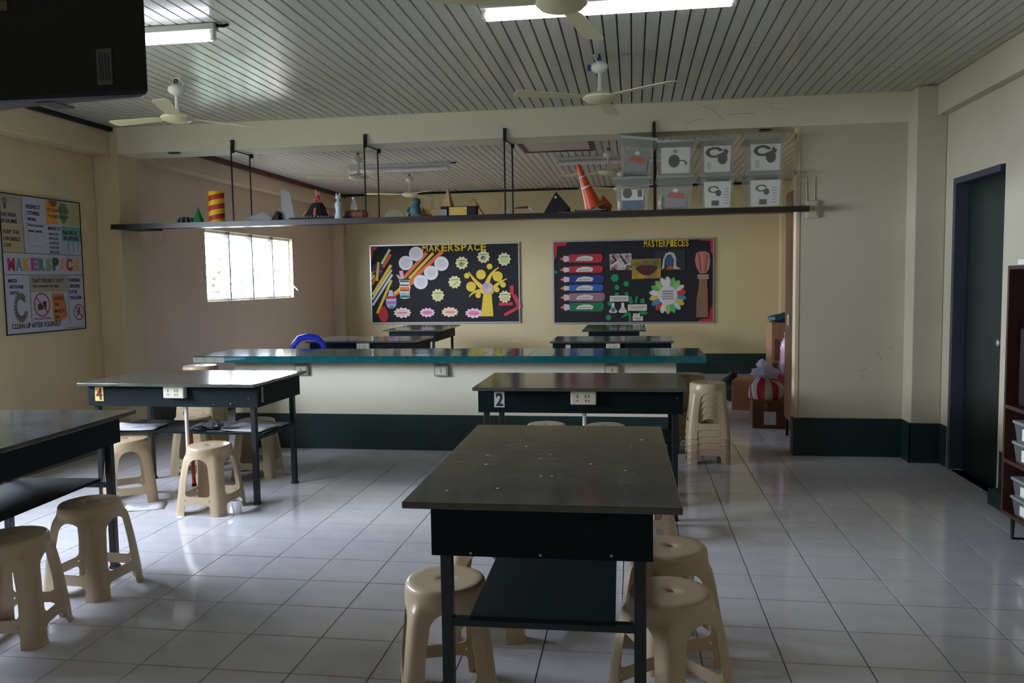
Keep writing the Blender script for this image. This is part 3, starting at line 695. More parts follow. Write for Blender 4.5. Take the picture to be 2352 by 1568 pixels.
# storage boxes in stacks
M_INK = mat('dark_print_ink', (52, 54, 60), .7); M_LBL = mat('printed_label_paper', (232, 230, 220), .7); M_REDL = mat('red_print', (196, 70, 60), .7); M_BLUEL = mat('blue_print', (70, 90, 130), .7)
def ring(cx, cz, r1, r2, a0, a1, n=14):
    o = [(cx+r2*math.cos(R(a0+(a1-a0)*k/n)), cz+r2*.62*math.sin(R(a0+(a1-a0)*k/n))) for k in range(n+1)]
    i = [(cx+r1*math.cos(R(a1-(a1-a0)*k/n)), cz+r1*.62*math.sin(R(a1-(a1-a0)*k/n))) for k in range(n+1)]
    return o+i
def bin_box(x, z, style, label, lw=.118, hb=.27, tilt=0, dx=0):
    t = thing('storage_box', label, 'box', (x+dx, 6.73, z), 0, 'clear storage boxes on the shelf'); t.rotation_euler = (0, R(tilt), 0)
    h = hb; a0, a1, b0, b1 = lw, lw+.018, .155, .175
    mb = MB(); th = .004
    mb.taper(0, 0, 0, th, a0, b0, a0, b0)
    for s_ in (-1, 1):
        mb.add([(s_*a0, -b0, 0), (s_*a0, b0, 0), (s_*a1, b1, h-.02), (s_*a1, -b1, h-.02)], [(0, 1, 2, 3)])
        mb.add([(-a0, s_*b0, 0), (a0, s_*b0, 0), (a1, s_*b1, h-.02), (-a1, s_*b1, h-.02)], [(0, 1, 2, 3)])
    mb.build('tub', M_CLEAR, t)
    MB().box(-a1-.012, a1+.012, -b1-.012, b1+.012, h-.024, h).build('lid', glassy('cloudy_grey_lid', (206, 214, 206), .7, .2, .1), t, bevel=.004)
    yq = -b0-.0035; sl = (b1-b0)/(h-.02)
    def card(name, poly, m, d, par): # poly in (x, z), follows the sloped front a little way inside it
        mbx = MB(); n = len(poly)
        vs = [(px, -b0-sl*pz+.006-d-.0008, pz) for px, pz in poly]+[(px, -b0-sl*pz+.006-d, pz) for px, pz in poly]
        mbx.add(vs, [tuple(range(n)), tuple(range(2*n-1, n-1, -1))]+[(i, i+n, (i+1) % n+n, (i+1) % n) for i in range(n)])
        return mbx.build(name, m, par)
    if style in ('hp', 'hp2', 'cup'):
        w0 = a0-.012; cd = card('printed_card', [(-w0, .012), (w0, .012), (w0+.008, h-.06), (-w0-.008, h-.06)], M_LBL, 0, t)
        if style == 'hp':
            card('headphone_print', ring(-.022, .16, .038, .068, 15, 330), M_INK, .0012, cd); card('headphone_print', circ(.04, .112, .038, 14, .046), M_INK, .0012, cd)
            card('headphone_print', [(.04, .15), (.075, .14), (.085, .165), (.055, .19)], M_INK, .0012, cd)
            for k in range(4): card('print_line', [(-.08, .035+.014*k), (-.045, .035+.014*k), (-.045, .041+.014*k), (-.08, .041+.014*k)], M_GREYP, .0012, cd)
        elif style == 'hp2':
            card('headphone_print', ring(-.03, .15, .028, .044, 10, 335), M_INK, .0012, cd); card('headphone_print', circ(.008, .122, .022, 12, .026), M_INK, .0012, cd)
            card('photo_print', [(-.045, .025), (.012, .025), (.012, .065), (-.045, .065)], M_INK, .0012, cd); card('title_bar', [(-.085, h-.058), (.085, h-.058), (.087, h-.036), (-.087, h-.036)], M_INK, .0012, cd)
            for k in range(6): card('print_line', [(.05, .04+.022*k), (.085, .04+.022*k), (.085, .046+.022*k), (.05, .046+.022*k)], M_GREYP, .0012, cd)
        else:
            card('cup_print', circ(-.01, .105, .045, 14, .05), M_INK, .0012, cd); card('cup_print', ring(.045, .085, .03, .045, -30, 190), M_INK, .0012, cd); card('symbol_print', circ(.0, .18, .018, 10, .014), M_GREYP, .0012, cd)
    else:
        cd = card('printed_card', [(-a0*.72, .02), (a0*.72, .02), (a0*.74, h*.62), (-a0*.74, h*.62)], M_GREYP if style == 'red' else M_LBL, 0, t)
        if style == 'blue':
            card('blue_print', [(-a0*.7, .02), (a0*.7, .02), (a0*.7, .085), (-a0*.7, .085)], M_BLUEL, .0012, cd); card('round_print', circ(-.04, .14, .038, 14, .04), M_INK, .0012, cd); card('block_print', [(.04, .11), (.075, .11), (.075, .165), (.04, .165)], M_INK, .0012, cd)
        else:
            card('red_print', [(-a0*.6, .10), (a0*.6, .085), (a0*.6, .125), (-a0*.3, .14)], M_REDL, .0012, cd); card('symbol_print', circ(0, h*.56, .022, 10, .016), M_LBL, .0012, cd)
        MB().taper(0, .02, .006, .12, a0*.8, b0*.7, a0*.84, b0*.72).build('contents', mat('jumbled_contents', (150, 146, 140), .7, col2=(96, 98, 108), scale=18), t)
    return t
GB = SZ
HB = .275
bin_box(.00, GB, 'blue', 'clear storage box with blue print, below the tilted box beside the cone')
bin_box(.02, GB+HB+.016, 'red', 'tilted clear storage box holding red package, top of stack beside the cone', tilt=7, hb=.29)
bin_box(.335, GB, 'red', 'clear storage box with red package, lower box of second stack')
bin_box(.335, GB+HB+.0005, 'cup', 'clear storage box with dark cup print and white glare, upper of second stack')
bin_box(.658, GB, 'hp2', 'clear storage box with small headphone print, lower box of third stack', lw=.108)
bin_box(.656, GB+HB+.0005, 'hp', 'clear storage box with large headphone print, upper box of third stack', lw=.108)
bin_box(1.02, GB, 'hp2', 'clear storage box with small headphone print, lower box at shelf right end')
bin_box(1.02, GB+HB+.0005, 'hp', 'clear storage box with large headphone print, upper box at shelf right end')

# ------------------------------------------------------------------ bulletin boards on the far wall
def board(label, x0, x1, z0, z1, zx0, zx1, zy0, zy1):
    w, h = x1-x0, z1-z0
    t = thing('bulletin_board', label, 'board', (x0, YF-.001, z0), 0, 'bulletin boards on the far wall')
    MB().box(0, w, -.018, 0, 0, h).build('backing', M_BLKCARD, t)
    for q in ((0, w, h-.02, h), (0, w, 0, .02), (0, .02, .02, h-.02), (w-.02, w, .02, h-.02)): MB().box(q[0], q[1], -.026, -.018, q[2], q[3]).build('frame', M_ALU, t)
    def P(X, Y): return ((X-zx0)/(zx1-zx0)*w, (zy1-Y)/(zy1-zy0)*h)
    k = w/(zx1-zx0)
    lay = [0]
    def cut(name, pts, rgb, level=1, parent=None, m=None):
        lay[0] = (lay[0]+1) % 7
        y = -.018-.0028*level-.00018*lay[0]
        return MB().slab([P(*p) for p in pts], y+.0022, y).build(name, m or flatm(rgb), parent or t)
    def disc(name, X, Y, r, rgb, level=1, parent=None, ry=None, n=22): return cut(name, circ(X, Y, r, n, ry), rgb, level, parent)
    def bar(name, p, q, wd, rgb, level=1, parent=None): return cut(name, strip(p, q, wd), rgb, level, parent)
    def title(body, X0, X1, Y0, Y1, rgb):
        n = len(body); cw = (X1-X0)/n
        for i, ch in enumerate(body):
            me = text_mesh(ch, flatm(rgb), cw*k*.86, (Y1-Y0)/(zy1-zy0)*h*.97, .003, .03); px, pz = P(X0+cw*(i+.06), Y1)
            link('letter', me, t, loc=(px, -.026, pz))
    return t, cut, disc, bar, title
YE, PALE, ORG, PNK = (222, 190, 60), (214, 210, 150), (222, 106, 52), (226, 168, 186)
t, cut, disc, bar, title = board('black bulletin board titled MAKERSPACE with yellow paper tree and white circles', -4.10, -1.715, .785, 2.022, 178, 2190, 190, 1250)
title('MAKERSPACE', 895, 1762, 196, 292, (206, 172, 30))
cut('corner_ornament', [(180, 208), (284, 214), (276, 250), (228, 260), (216, 360), (192, 430), (180, 430)], (190, 52, 60))
for p, q, w, c_ in (((458, 250), (340, 445), 32, PALE), ((468, 318), (358, 490), 34, ORG), ((215, 545), (190, 600), 22, YE), ((235, 590), (196, 650), 26, PALE), ((258, 616), (200, 720), 34, ORG), ((470, 460), (205, 860), 38, YE), ((476, 525), (200, 920), 28, PALE), ((482, 588), (202, 1000), 28, (206, 204, 226)), ((470, 664), (262, 1110), 34, YE)):
    bar('paper_strip', p, q, w, c_)
b = disc('ornament', 287, 520, 74, (44, 52, 104), 2, ry=92); bar('ornament_stripe', (222, 545), (345, 545), 26, (178, 44, 58), 3, b); bar('paper_strip', (300, 418), (272, 672), 32, YE, 4)
for p, q, w, c_ in (((958, 305), (645, 632), 46, ORG), ((1046, 312), (712, 645), 36, YE), ((1172, 292), (700, 712), 50, ORG), ((770, 690), (505, 862), 48, ORG), ((600, 770), (498, 848), 36, YE)): bar('paper_strip', p, q, w, c_, 1)
for X, Y in ((815, 318), (672, 438), (1155, 455), (1013, 575), (870, 695)):
    b = disc('circle_note', X, Y, 96, (222, 220, 218), 3, n=28)
    for q in range(6): wq = 38+22*math.sin((q+.5)/6*PI); bar('text_line', (X-wq, Y-48+q*19), (X+wq, Y-48+q*19), 7, (178, 166, 174), 4, b)
b = cut('rabbit_vase', [(572, 668), (722, 664), (716, 712), (732, 760), (716, 830), (718, 905), (650, 920), (586, 906), (582, 830), (576, 760), (590, 716)], (222, 214, 190), 4)
for y0, y1, c_ in ((672, 694, (40, 100, 104)), (726, 742, (40, 40, 50)), (760, 816, (196, 62, 44)), (838, 860, (140, 160, 208)), (870, 902, (40, 112, 112))): cut('vase_band', [(590, y0), (712, y0), (712, y1), (590, y1)], c_, 5, b)
for X in (620, 655, 690): cut('vase_spot', [(X-16, 768), (X+16, 768), (X, 800)], (226, 178, 60), 6, b)
cut('rabbit_ear', [(578, 545), (630, 533), (648, 650), (602, 650)], PNK, 4); cut('rabbit_ear', [(535, 590), (578, 600), (606, 655), (574, 655)], PNK, 4)
b = cut('ornament', [(432, 800), (480, 800), (492, 862), (532, 890), (532, 990), (500, 1035), (455, 1045), (412, 1030), (390, 980), (392, 890), (424, 862)], (192, 200, 222), 3)
cut('ornament_stripe', [(400, 878), (525, 878), (530, 916), (396, 916)], (190, 44, 60), 4, b); cut('ornament_stripe', [(398, 944), (530, 944), (526, 992), (400, 992)], (176, 108, 186), 4, b); cut('ornament_stripe', [(420, 1006), (508, 1006), (480, 1036), (440, 1036)], (60, 140, 140), 4, b)
cut('ornament', [(330, 1018), (370, 1018), (400, 1070), (416, 1140), (398, 1200), (366, 1240), (335, 1240), (300, 1190), (280, 1130), (296, 1070)], (178, 36, 40), 3)
def flower(X, Y, r, m1, m2):
    pts = [(X+r*(1+.11*math.cos(10*a))*math.cos(a), Y+r*(1+.11*math.cos(10*a))*math.sin(a)) for a in [2*PI*k/60 for k in range(60)]]
    b = cut('flower_note', pts, (216, 212, 156), 3); bar('text_line', (X-50, Y-28), (X+50, Y-32), 14, (120, 150, 92), 4, b)
    if m1: disc('flower_picture', X-8, Y+18, 30, m1, 4, b, n=12)
    if m2: bar('flower_picture', (X-20, Y+40), (X+40, Y-2), 14, m2, 5, b)
    if not m1:
        for q in range(3): bar('text_line', (X-46, Y+2+q*20), (X+46, Y+2+q*20), 7, (160, 158, 120), 4, b)
for a in ((1428, 450, 80, (92, 128, 84), (214, 132, 50)), (1718, 375, 78, (52, 70, 110), (224, 178, 60)), (1990, 412, 82, None, None), (1328, 702, 80, (206, 214, 160), (190, 150, 80)), (1098, 875, 80, (206, 190, 130), None), (1990, 905, 76, None, None)): flower(*a)
def cloud(X, Y, rx, ry, rgb, inn):
    pts = [(X+rx*(1+.10*math.cos(11*a))*math.cos(a), Y+ry*(1+.13*math.cos(11*a))*math.sin(a)) for a in [2*PI*k/66 for k in range(66)]]
    b = cut('cloud_note', pts, rgb, 3); cut('cloud_centre', circ(X, Y, rx*.74, 20, ry*.55), inn, 4, b); bar('text_line', (X-rx*.55, Y), (X+rx*.55, Y), 14, (206, 112, 138), 5, b)
cloud(610, 1105, 112, 66, (230, 214, 202), (232, 190, 176)); cloud(950, 1105, 96, 58, (230, 206, 206), (222, 132, 178)); cloud(1255, 1100, 106, 62, (230, 216, 186), (230, 186, 150)); cloud(1575, 1118, 108, 62, (230, 206, 206), (224, 132, 178))
tr = cut('tree_trunk', [(1706, 860), (1816, 860), (1836, 1162), (1668, 1162)], YE, 2)
def branch(ps, w0):
    n = 8; L = []; Rr = []
    for k in range(n+1):
        u = k/n; X = (1-u)**2*ps[0][0]+2*u*(1-u)*ps[1][0]+u*u*ps[2][0]; Y = (1-u)**2*ps[0][1]+2*u*(1-u)*ps[1][1]+u*u*ps[2][1]
        dx = 2*(1-u)*(ps[1][0]-ps[0][0])+2*u*(ps[2][0]-ps[1][0]); dy = 2*(1-u)*(ps[1][1]-ps[0][1])+2*u*(ps[2][1]-ps[1][1]); l = math.hypot(dx, dy); w = w0*(1-u*.85)/2
        L.append((X-dy/l*w, Y+dx/l*w)); Rr.append((X+dy/l*w, Y-dx/l*w))
    cut('tree_branch', L+Rr[::-1], YE, 2)
for ps, w in ((((1720, 800), (1580, 690), (1518, 568)), 70), (((1752, 760), (1780, 600), (1918, 514)), 70), (((1800, 850), (1880, 720), (2022, 666)), 70), (((1735, 840), (1590, 790), (1515, 902)), 66)): branch(ps, w)
for X, Y, r in ((1795, 503, 38), (1492, 620, 38), (1680, 607, 65), (1900, 635, 67), (1545, 765, 66), (1970, 745, 38), (1887, 810, 36), (1638, 882, 37)): disc('tree_fruit', X, Y, r, YE, 3)
b = disc('tree_picture', 1765, 788, 78, (196, 168, 166), 4); disc('tree_picture_detail', 1740, 760, 34, (176, 150, 176), 5, b); disc('tree_picture_detail', 1800, 815, 30, (206, 190, 160), 5, b)
for p, q, w in (((2084, 758), (2082, 885), 52), ((2112, 880), (2184, 1046), 56), ((2188, 1036), (1980, 1148), 44), ((1908, 1000), (2092, 1000), 40)): bar('red_ribbon', p, q, w, (196, 48, 58), 2)

t, cut, disc, bar, title = board('black bulletin board titled MASTERPIECES with crayon labels and ring of paper hands', -1.205, 1.195, .765, 2.025, 108, 2214, 128, 1214)
title('MASTERPIECES', 1308, 1892, 140, 232, (206, 172, 30))
RD = (184, 40, 52)
cut('corner_ornament', [(116, 146), (305, 146), (282, 190), (172, 195), (160, 320), (122, 390)], RD); cut('corner_ornament', [(2015, 130), (2205, 130), (2205, 360), (2170, 310), (2160, 168), (2040, 162)], RD); cut('corner_ornament', [(2205, 965), (2205, 1205), (2015, 1205), (2030, 1170), (2150, 1155), (2160, 1050)], RD)
for y0, y1, x1, c_ in ((305, 420, 775, (176, 38, 52)), (458, 552, 778, (178, 36, 46)), (580, 682, 796, (36, 46, 116)), (700, 792, 780, (32, 92, 164)), (810, 925, 802, (146, 104, 122)), (936, 1055, 788, (30, 112, 66))):
    ym = (y0+y1)/2; hh = (y1-y0)/2
    b = cut('crayon_label', [(325, y0+4), (x1-30, y0), (x1, ym-hh*.5), (x1-8, ym+hh*.5), (x1-34, y1), (325, y1-6)], c_, 2)
    cut('crayon_sharpener', [(256, ym-hh*.7), (325, ym-hh*.55), (328, ym+hh*.55), (262, ym+hh*.8), (244, ym)], (206, 182, 186), 2, b); cut('crayon_point', [(200, ym+4), (248, ym-22), (250, ym+26)], (206, 112, 72), 3, b)
    cut('name_tag', [(410, ym+28), (440, ym-14), (520, ym-34), (600, ym-30), (650, ym-10), (632, ym+30)], (206, 200, 184), 4, b); bar('text_line', (450, ym+8), (610, ym+4), 12, (150, 140, 140), 5, b)
M_ABS = mat('abstract_print', (196, 190, 186), .7, col2=(110, 28, 34), scale=14, detail=8)
b = cut('picture', [(860, 310), (1150, 305), (1156, 520), (866, 522)], (0, 0, 0), 2, m=M_ABS)
for p, q, w, c_ in (((900, 330), (960, 420), 22, (26, 26, 26)), ((1010, 340), (1100, 480), 22, (28, 24, 26)), ((880, 470), (980, 400), 18, (214, 206, 190)), ((1040, 470), (1140, 440), 20, (206, 190, 150))): bar('picture_shape', p, q, w, c_, 3, b)
b = cut('picture', [(1456, 276), (1842, 270), (1846, 528), (1460, 534)], (40, 46, 44), 2)
cut('arch_shape', [(1545, 500), (1560, 390), (1590, 320), (1640, 298), (1700, 315), (1728, 380), (1726, 480), (1790, 522), (1690, 520), (1700, 400), (1660, 330), (1610, 340), (1580, 400), (1575, 500), (1535, 528)], (186, 182, 168), 3, b); cut('arch_sky', [(1592, 470), (1588, 400), (1615, 345), (1655, 336), (1692, 390), (1690, 468)], (58, 82, 120), 3, b); cut('arch_path', [(1620, 475), (1680, 475), (1700, 524), (1600, 524)], (160, 84, 50), 4, b)
b = cut('picture', [(1152, 386), (1530, 378), (1532, 632), (1154, 640)], (0, 0, 0), 4, m=mat('mustard_print', (190, 146, 44), .7, col2=(92, 92, 44), scale=5))
cut('lips_shape', [(1200, 500), (1260, 465), (1320, 458), (1345, 470), (1375, 458), (1440, 470), (1492, 490), (1440, 560), (1370, 598), (1300, 590), (1240, 550)], (74, 26, 30), 5, b)
def virus(X, Y, r, c_=(32, 138, 86)):
    pts = [(X+r*(1 if k % 2 else .6)*math.cos(2*PI*k/18), Y+r*(1 if k % 2 else .6)*math.sin(2*PI*k/18)) for k in range(18)]; cut('virus_cutout', pts, c_, 2)
for a in ((930, 622, 66), (958, 745, 42), (1078, 700, 46), (146, 535, 26), (846, 1136, 48), (955, 838, 34), (1085, 826, 30), (862, 955, 40)): virus(*a)
for pts in ([(1110, 870), (1150, 860), (1175, 950), (1120, 960)], [(1190, 950), (1200, 870), (1228, 852), (1235, 880), (1222, 950)], [(1255, 950), (1270, 895), (1310, 890), (1330, 925), (1318, 958)], [(1015, 1125), (1090, 1062), (1130, 1070), (1120, 1100), (1030, 1142)], [(1235, 1060), (1330, 1050), (1362, 1080), (1330, 1108), (1250, 1100)], [(1110, 1090), (1145, 1080), (1145, 1200), (1108, 1200)]): cut('green_splash', pts, (30, 126, 76), 2)
for x0, x1, y0, y1 in ((864, 1110, 852, 928), (1100, 1350, 968, 1050), (1168, 1256, 1085, 1128), (1162, 1298, 1122, 1180)):
    b = cut('name_tag', [(x0, y0), (x1, y0), (x1, y1), (x0, y1)], (208, 202, 188), 4); bar('text_line', (x0+20, (y0+y1)/2-8), (x1-20, (y0+y1)/2-8), 12, (140, 134, 128), 5, b); bar('text_line', (x0+40, (y0+y1)/2+14), (x1-40, (y0+y1)/2+14), 9, (140, 134, 128), 5, b)
for X, c_ in ((906, (92, 104, 140)), (1034, (190, 188, 170))):
    b = cut('flask_cutout', [(X-18, 945), (X+18, 945), (X+20, 1000), (X+58, 1060), (X+40, 1076), (X-40, 1076), (X-58, 1060), (X-20, 1000)], (206, 202, 188), 3); disc('flask_liquid', X, 1035, 30, c_, 4, b, n=14)
HC = [(216, 210, 204), (96, 172, 96), (140, 184, 104), (214, 208, 204), (196, 52, 50), (72, 132, 172), (206, 178, 70), (190, 200, 212), (92, 172, 96), (150, 190, 110), (216, 212, 206), (196, 52, 50), (72, 130, 172), (212, 184, 70)]
CX, CY = 1620, 855
for k in range(18):
    a = 2*PI*k/18 - PI/2; c_ = HC[k % 14]
    def hp(u, v): return (CX+u*math.cos(a)-v*math.sin(a), CY+u*math.sin(a)+v*math.cos(a))
    pts = [hp(118, -26), hp(178, -34)]
    pts += [hp(192, -56), hp(206, -52), hp(196, -28)]
    for fv, fl_ in ((-20, 236), (-5, 248), (10, 240)): pts += [hp(fl_-8, fv-7), hp(fl_, fv), hp(fl_-8, fv+6), hp(200, fv+8)]
    pts += [hp(222, 24), hp(218, 33), hp(180, 34), hp(118, 26)]
    cut('paper_hand', pts, c_, 3 if k % 2 else 4)
b = disc('hand_ring_centre', CX, CY, 125, (208, 202, 198), 5, n=30)
for q in range(4): bar('text_line', (CX-74, CY-52+q*32), (CX+74, CY-54+q*32), 13, (120, 112, 116), 6, b)
b = cut('paint_brush', [(1985, 320), (2030, 300), (2100, 300), (2150, 325), (2166, 420), (2150, 520), (2110, 580), (2030, 580), (1985, 500), (1966, 410)], (184, 116, 108), 3)
for p, q, c_ in (((2010, 330), (2045, 560), (146, 84, 84)), ((2066, 310), (2070, 570), (206, 132, 92)), ((2120, 330), (2095, 560), (150, 88, 86))): bar('bristle_stripe', p, q, 18, c_, 4, b)
cut('brush_ferrule', [(2000, 592), (2142, 592), (2146, 652), (2002, 652)], (166, 132, 116), 4, b); cut('brush_handle', [(2022, 652), (2126, 652), (2132, 840), (2140, 1142), (1986, 1142), (1990, 900), (2016, 760)], (132, 104, 80), 3, b); cut('brush_edge', [(2112, 660), (2126, 660), (2142, 1140), (2122, 1140)], (184, 66, 56), 4, b)

# ------------------------------------------------------------------ poster on the left wall
pw, ph = .905, 1.085
t = thing('wall_poster', 'framed MAKERSPACE rules poster on the left wall', 'poster', (XL+.002, 5.50, 1.066), 0)
t.rotation_euler = (0, 0, PI/2)      # local x runs along +y, local -y faces the room
MB().box(0, pw, -.010, 0, 0, ph).build('poster_sheet', mat('poster_paper', (176, 178, 196), .6), t)
for q in ((0, pw, ph-.008, ph), (0, pw, 0, .008), (0, .008, 0, ph), (pw-.008, pw, 0, ph)): MB().box(q[0], q[1], -.014, -.008, q[2], q[3]).build('poster_frame', M_BLKCARD, t)
def pp(X, Y): # poster zoom coordinates at the centre line to sheet coordinates, keystone removed
    u = X; left_top, right_top = 95, 195; lb, rb = 1445, 1385
    s = (X-20)/(790-20); top = left_top+(right_top-left_top)*s; bot = lb+(rb-lb)*s
    return (s*pw, (bot-Y)/(bot-top)*ph)
def panel(x0, x1, y0, y1, rgb, name='colour_panel', lv=1):
    a, b = pp(x0, y0), pp(x1, y1); y = -.010-.0006*lv
    xm = (x0+x1)/2; z1, z0 = pp(xm, y0)[1], pp(xm, y1)[1]
    return MB().box(a[0], b[0], y, y+.0006, min(z0, z1), max(z0, z1)).build(name, flatm(rgb), t)
def ptext(body, x0, x1, yb, hpx, rgb=(40, 40, 52), lv=3, name='poster_text', bold=.016):
    a, b = pp(x0, yb), pp(x1, yb); a2 = pp(x0, yb-hpx)
    me = text_mesh(body, flatm(rgb), b[0]-a[0], a2[1]-a[1], .0004, bold); link(name, me, t, loc=(a[0], -.010-.0006*lv, a[1]))
KH = (168, 156, 132)
panel(24, 215, 110, 395, (160, 154, 140)); panel(30, 228, 400, 665, (172, 160, 120)); panel(435, 780, 190, 400, (178, 168, 130)); panel(437, 545, 180, 392, (214, 146, 54), lv=2); panel(585, 782, 420, 560, (112, 160, 152)); panel(255, 615, 880, 1030, (160, 152, 138))
cut_ = MB().slab([(.635*pw+.05*math.cos(a), 1.072+.05*math.sin(a)) for a in [PI+PI*k/12 for k in range(13)]], -.0115, -.0122).build('speech_bubble', flatm((150, 84, 62)), t)
MB().slab([(.765*pw+.058*math.cos(a)*(1 if math.sin(a) > 0 else .8), 1.0+(.06 if math.sin(a) > 0 else .11)*math.sin(a)) for a in [2*PI*k/24 for k in range(24)]], -.0115, -.0122).build('speech_bubble', flatm((112, 132, 106)), t)
for y in (672, 870): panel(28, 788, y, y+5, (70, 70, 86), 'rule_line', 2)
for a in ((216, 220, 120, 660), (246, 250, 880, 1320), (618, 622, 884, 1330)): panel(*a, (96, 96, 112), 'rule_line', 2)
ptext('NO IDEA', 34, 160, 318, 38); ptext('IS DUMB', 34, 164, 380, 38); ptext('KEEP THE', 40, 178, 480, 36); ptext('DECIBELS', 40, 184, 545, 36); ptext('LOW', 44, 104, 604, 34)
ptext('RESPECT', 256, 384, 246, 38); ptext('OTHERS', 258, 372, 306, 38); ptext('WORK.', 260, 346, 362, 34); ptext("Don't poach", 262, 404, 420, 34); ptext('their parts.', 264, 396, 474, 34)
ptext("IT'S OKAY TO SAY", 452, 672, 274, 34); ptext('"I DON\'T KNOW."', 458, 664, 334, 34)
ptext('MAKE IT', 452, 572, 446, 30)
for k, w in enumerate(('SMALLER', 'BIGGER', 'LIGHTER', 'FASTER', 'BRIGHTER')): ptext(w, 456, 552, 496+43*k, 24, (86, 88, 104))
ptext('FAILURE IS', 594, 738, 490, 38); ptext('AN OPTION', 598, 750, 542, 36)
LC = [(176, 60, 84), (104, 146, 150), (206, 150, 60), (150, 84, 130), (90, 130, 130), (112, 156, 110), (70, 72, 92), (206, 158, 96), (190, 52, 60), (206, 172, 84)]
for k, ch in enumerate('MAKERSPACE'):
    x0 = 62+69*k; ptext(ch, x0, x0+62, 832+2*(k % 3), 122, LC[k], 3, 'letter', .05)
ptext('MESS', 58, 134, 944, 34); ptext('AROUND', 62, 188, 1002, 36); ptext('WITH', 64, 140, 1060, 34)
ptext("CAN'T FIGURE IT OUT?", 268, 572, 944, 38); ptext('Ask someone for help.', 272, 528, 998, 36)
for k, (w, x1) in enumerate((('HORSING', 748), ('AROUND', 744), ('IS FOR', 714), ('THE GYM', 752))): ptext(w, 632, x1, 940+56*k, 36)
b = pp(452, 1312); a = pp(590, 1050)
MB().slab([pp(448, 1050), pp(566, 1046), pp(582, 1130), pp(600, 1270), pp(560, 1290), pp(510, 1314), pp(458, 1310)], -.0112, -.0118).build('colour_panel', flatm((184, 116, 58)), t)
ptext('HANDS', 466, 566, 1112, 34, lv=4); ptext('ON,', 474, 520, 1172, 32, lv=4); ptext('MINDS', 468, 566, 1232, 32, lv=4); ptext('ON', 474, 512, 1288, 32, lv=4)
def no_sign(X, Y, rx):
    cx, cz = pp(X, Y); r = rx/770*pw; rz = r*1.05
    n = 26; o_ = [(cx+r*math.cos(2*PI*k/n), cz+rz*math.sin(2*PI*k/n)) for k in range(n+1)]; i_ = [(cx+r*.88*math.cos(-2*PI*k/n), cz+rz*.88*math.sin(-2*PI*k/n)) for k in range(n+1)]
    MB().slab(o_+i_, -.0118, -.0124).build('ban_ring', flatm((186, 62, 66)), t); MB().slab(strip((cx-r*.65, cz+rz*.65), (cx+r*.65, cz-rz*.65), r*.12), -.0126, -.0132).build('ban_slash', flatm((186, 62, 66)), t)
    return cx, cz, r
cx, cz, r = no_sign(350, 1155, 78)
MB().slab([(cx-r*.5, cz-r*.45), (cx+r*.1, cz-r*.45), (cx+r*.12, cz-r*.05), (cx-r*.2, cz+r*.2), (cx-r*.5, cz-r*.0)], -.0118, -.0124).build('food_picture', M_INK, t); MB().slab([(cx+r*.22, cz-r*.4), (cx+r*.5, cz-r*.4), (cx+r*.58, cz+r*.3), (cx+r*.15, cz+r*.3)], -.0118, -.0124).build('drink_picture', M_INK, t)
cx, cz, r = no_sign(720, 1225, 55)
for p, q, w in (((0, .35), (.05, -.05), .22), ((.02, -.05), (.4, -.5), .16), ((0, -.05), (-.35, -.45), .16), ((.02, .25), (.42, .1), .12), ((0, .25), (-.38, .05), .12)): MB().slab(strip((cx+p[0]*r, cz+p[1]*r), (cx+q[0]*r, cz+q[1]*r), w*r), -.0118, -.0124).build('runner_picture', M_INK, t)
MB().slab(circ(cx+.05*r, cz+.55*r, .16*r, 12), -.0118, -.0124).build('runner_picture', M_INK, t)
ptext('No Food or Drink', 274, 436, 1300, 24, (110, 112, 126)); ptext('CLEAN UP AFTER YOURSELF', 70, 526, 1385, 50)
panel(580, 760, 1368, 1374, (120, 122, 136), 'small_print', 2)
# open ring emblem at lower left, bulb at upper left, pocket outline
cx, cz = pp(158, 1180)
for a0 in range(0, 300, 15):
    a = R(a0+40); MB().slab(strip((cx+.045*math.cos(a), cz+.065*math.sin(a)), (cx+.075*math.cos(a+.25), cz+.115*math.sin(a+.25)), .016), -.0112, -.0116).build('wreath_picture', flatm((110, 108, 104)), t)
cx, cz = pp(66, 190)
MB().slab(circ(cx, cz+.01, .026, 16, .03), -.0118, -.0122).build('bulb_picture', flatm((120, 118, 116)), t); MB().slab([(cx-.012, cz-.05), (cx+.012, cz-.05), (cx+.014, cz-.012), (cx-.014, cz-.012)], -.0118, -.0122).build('bulb_picture', flatm((90, 88, 92)), t)
pts = [pp(246, 200), pp(250, 480), pp(258, 560), pp(290, 600), pp(400, 606), pp(430, 580)]
for p, q in zip(pts, pts[1:]): MB().slab(strip(p, q, .004), -.0112, -.0116).build('pocket_outline', flatm((150, 150, 166)), t)
for X in (648, 700, 748): MB().slab([pp(X-14, 560), pp(X+14, 560), pp(X+4, 655), pp(X-4, 655)], -.0112, -.0116).build('paint_drip', flatm((136, 172, 172)), t)

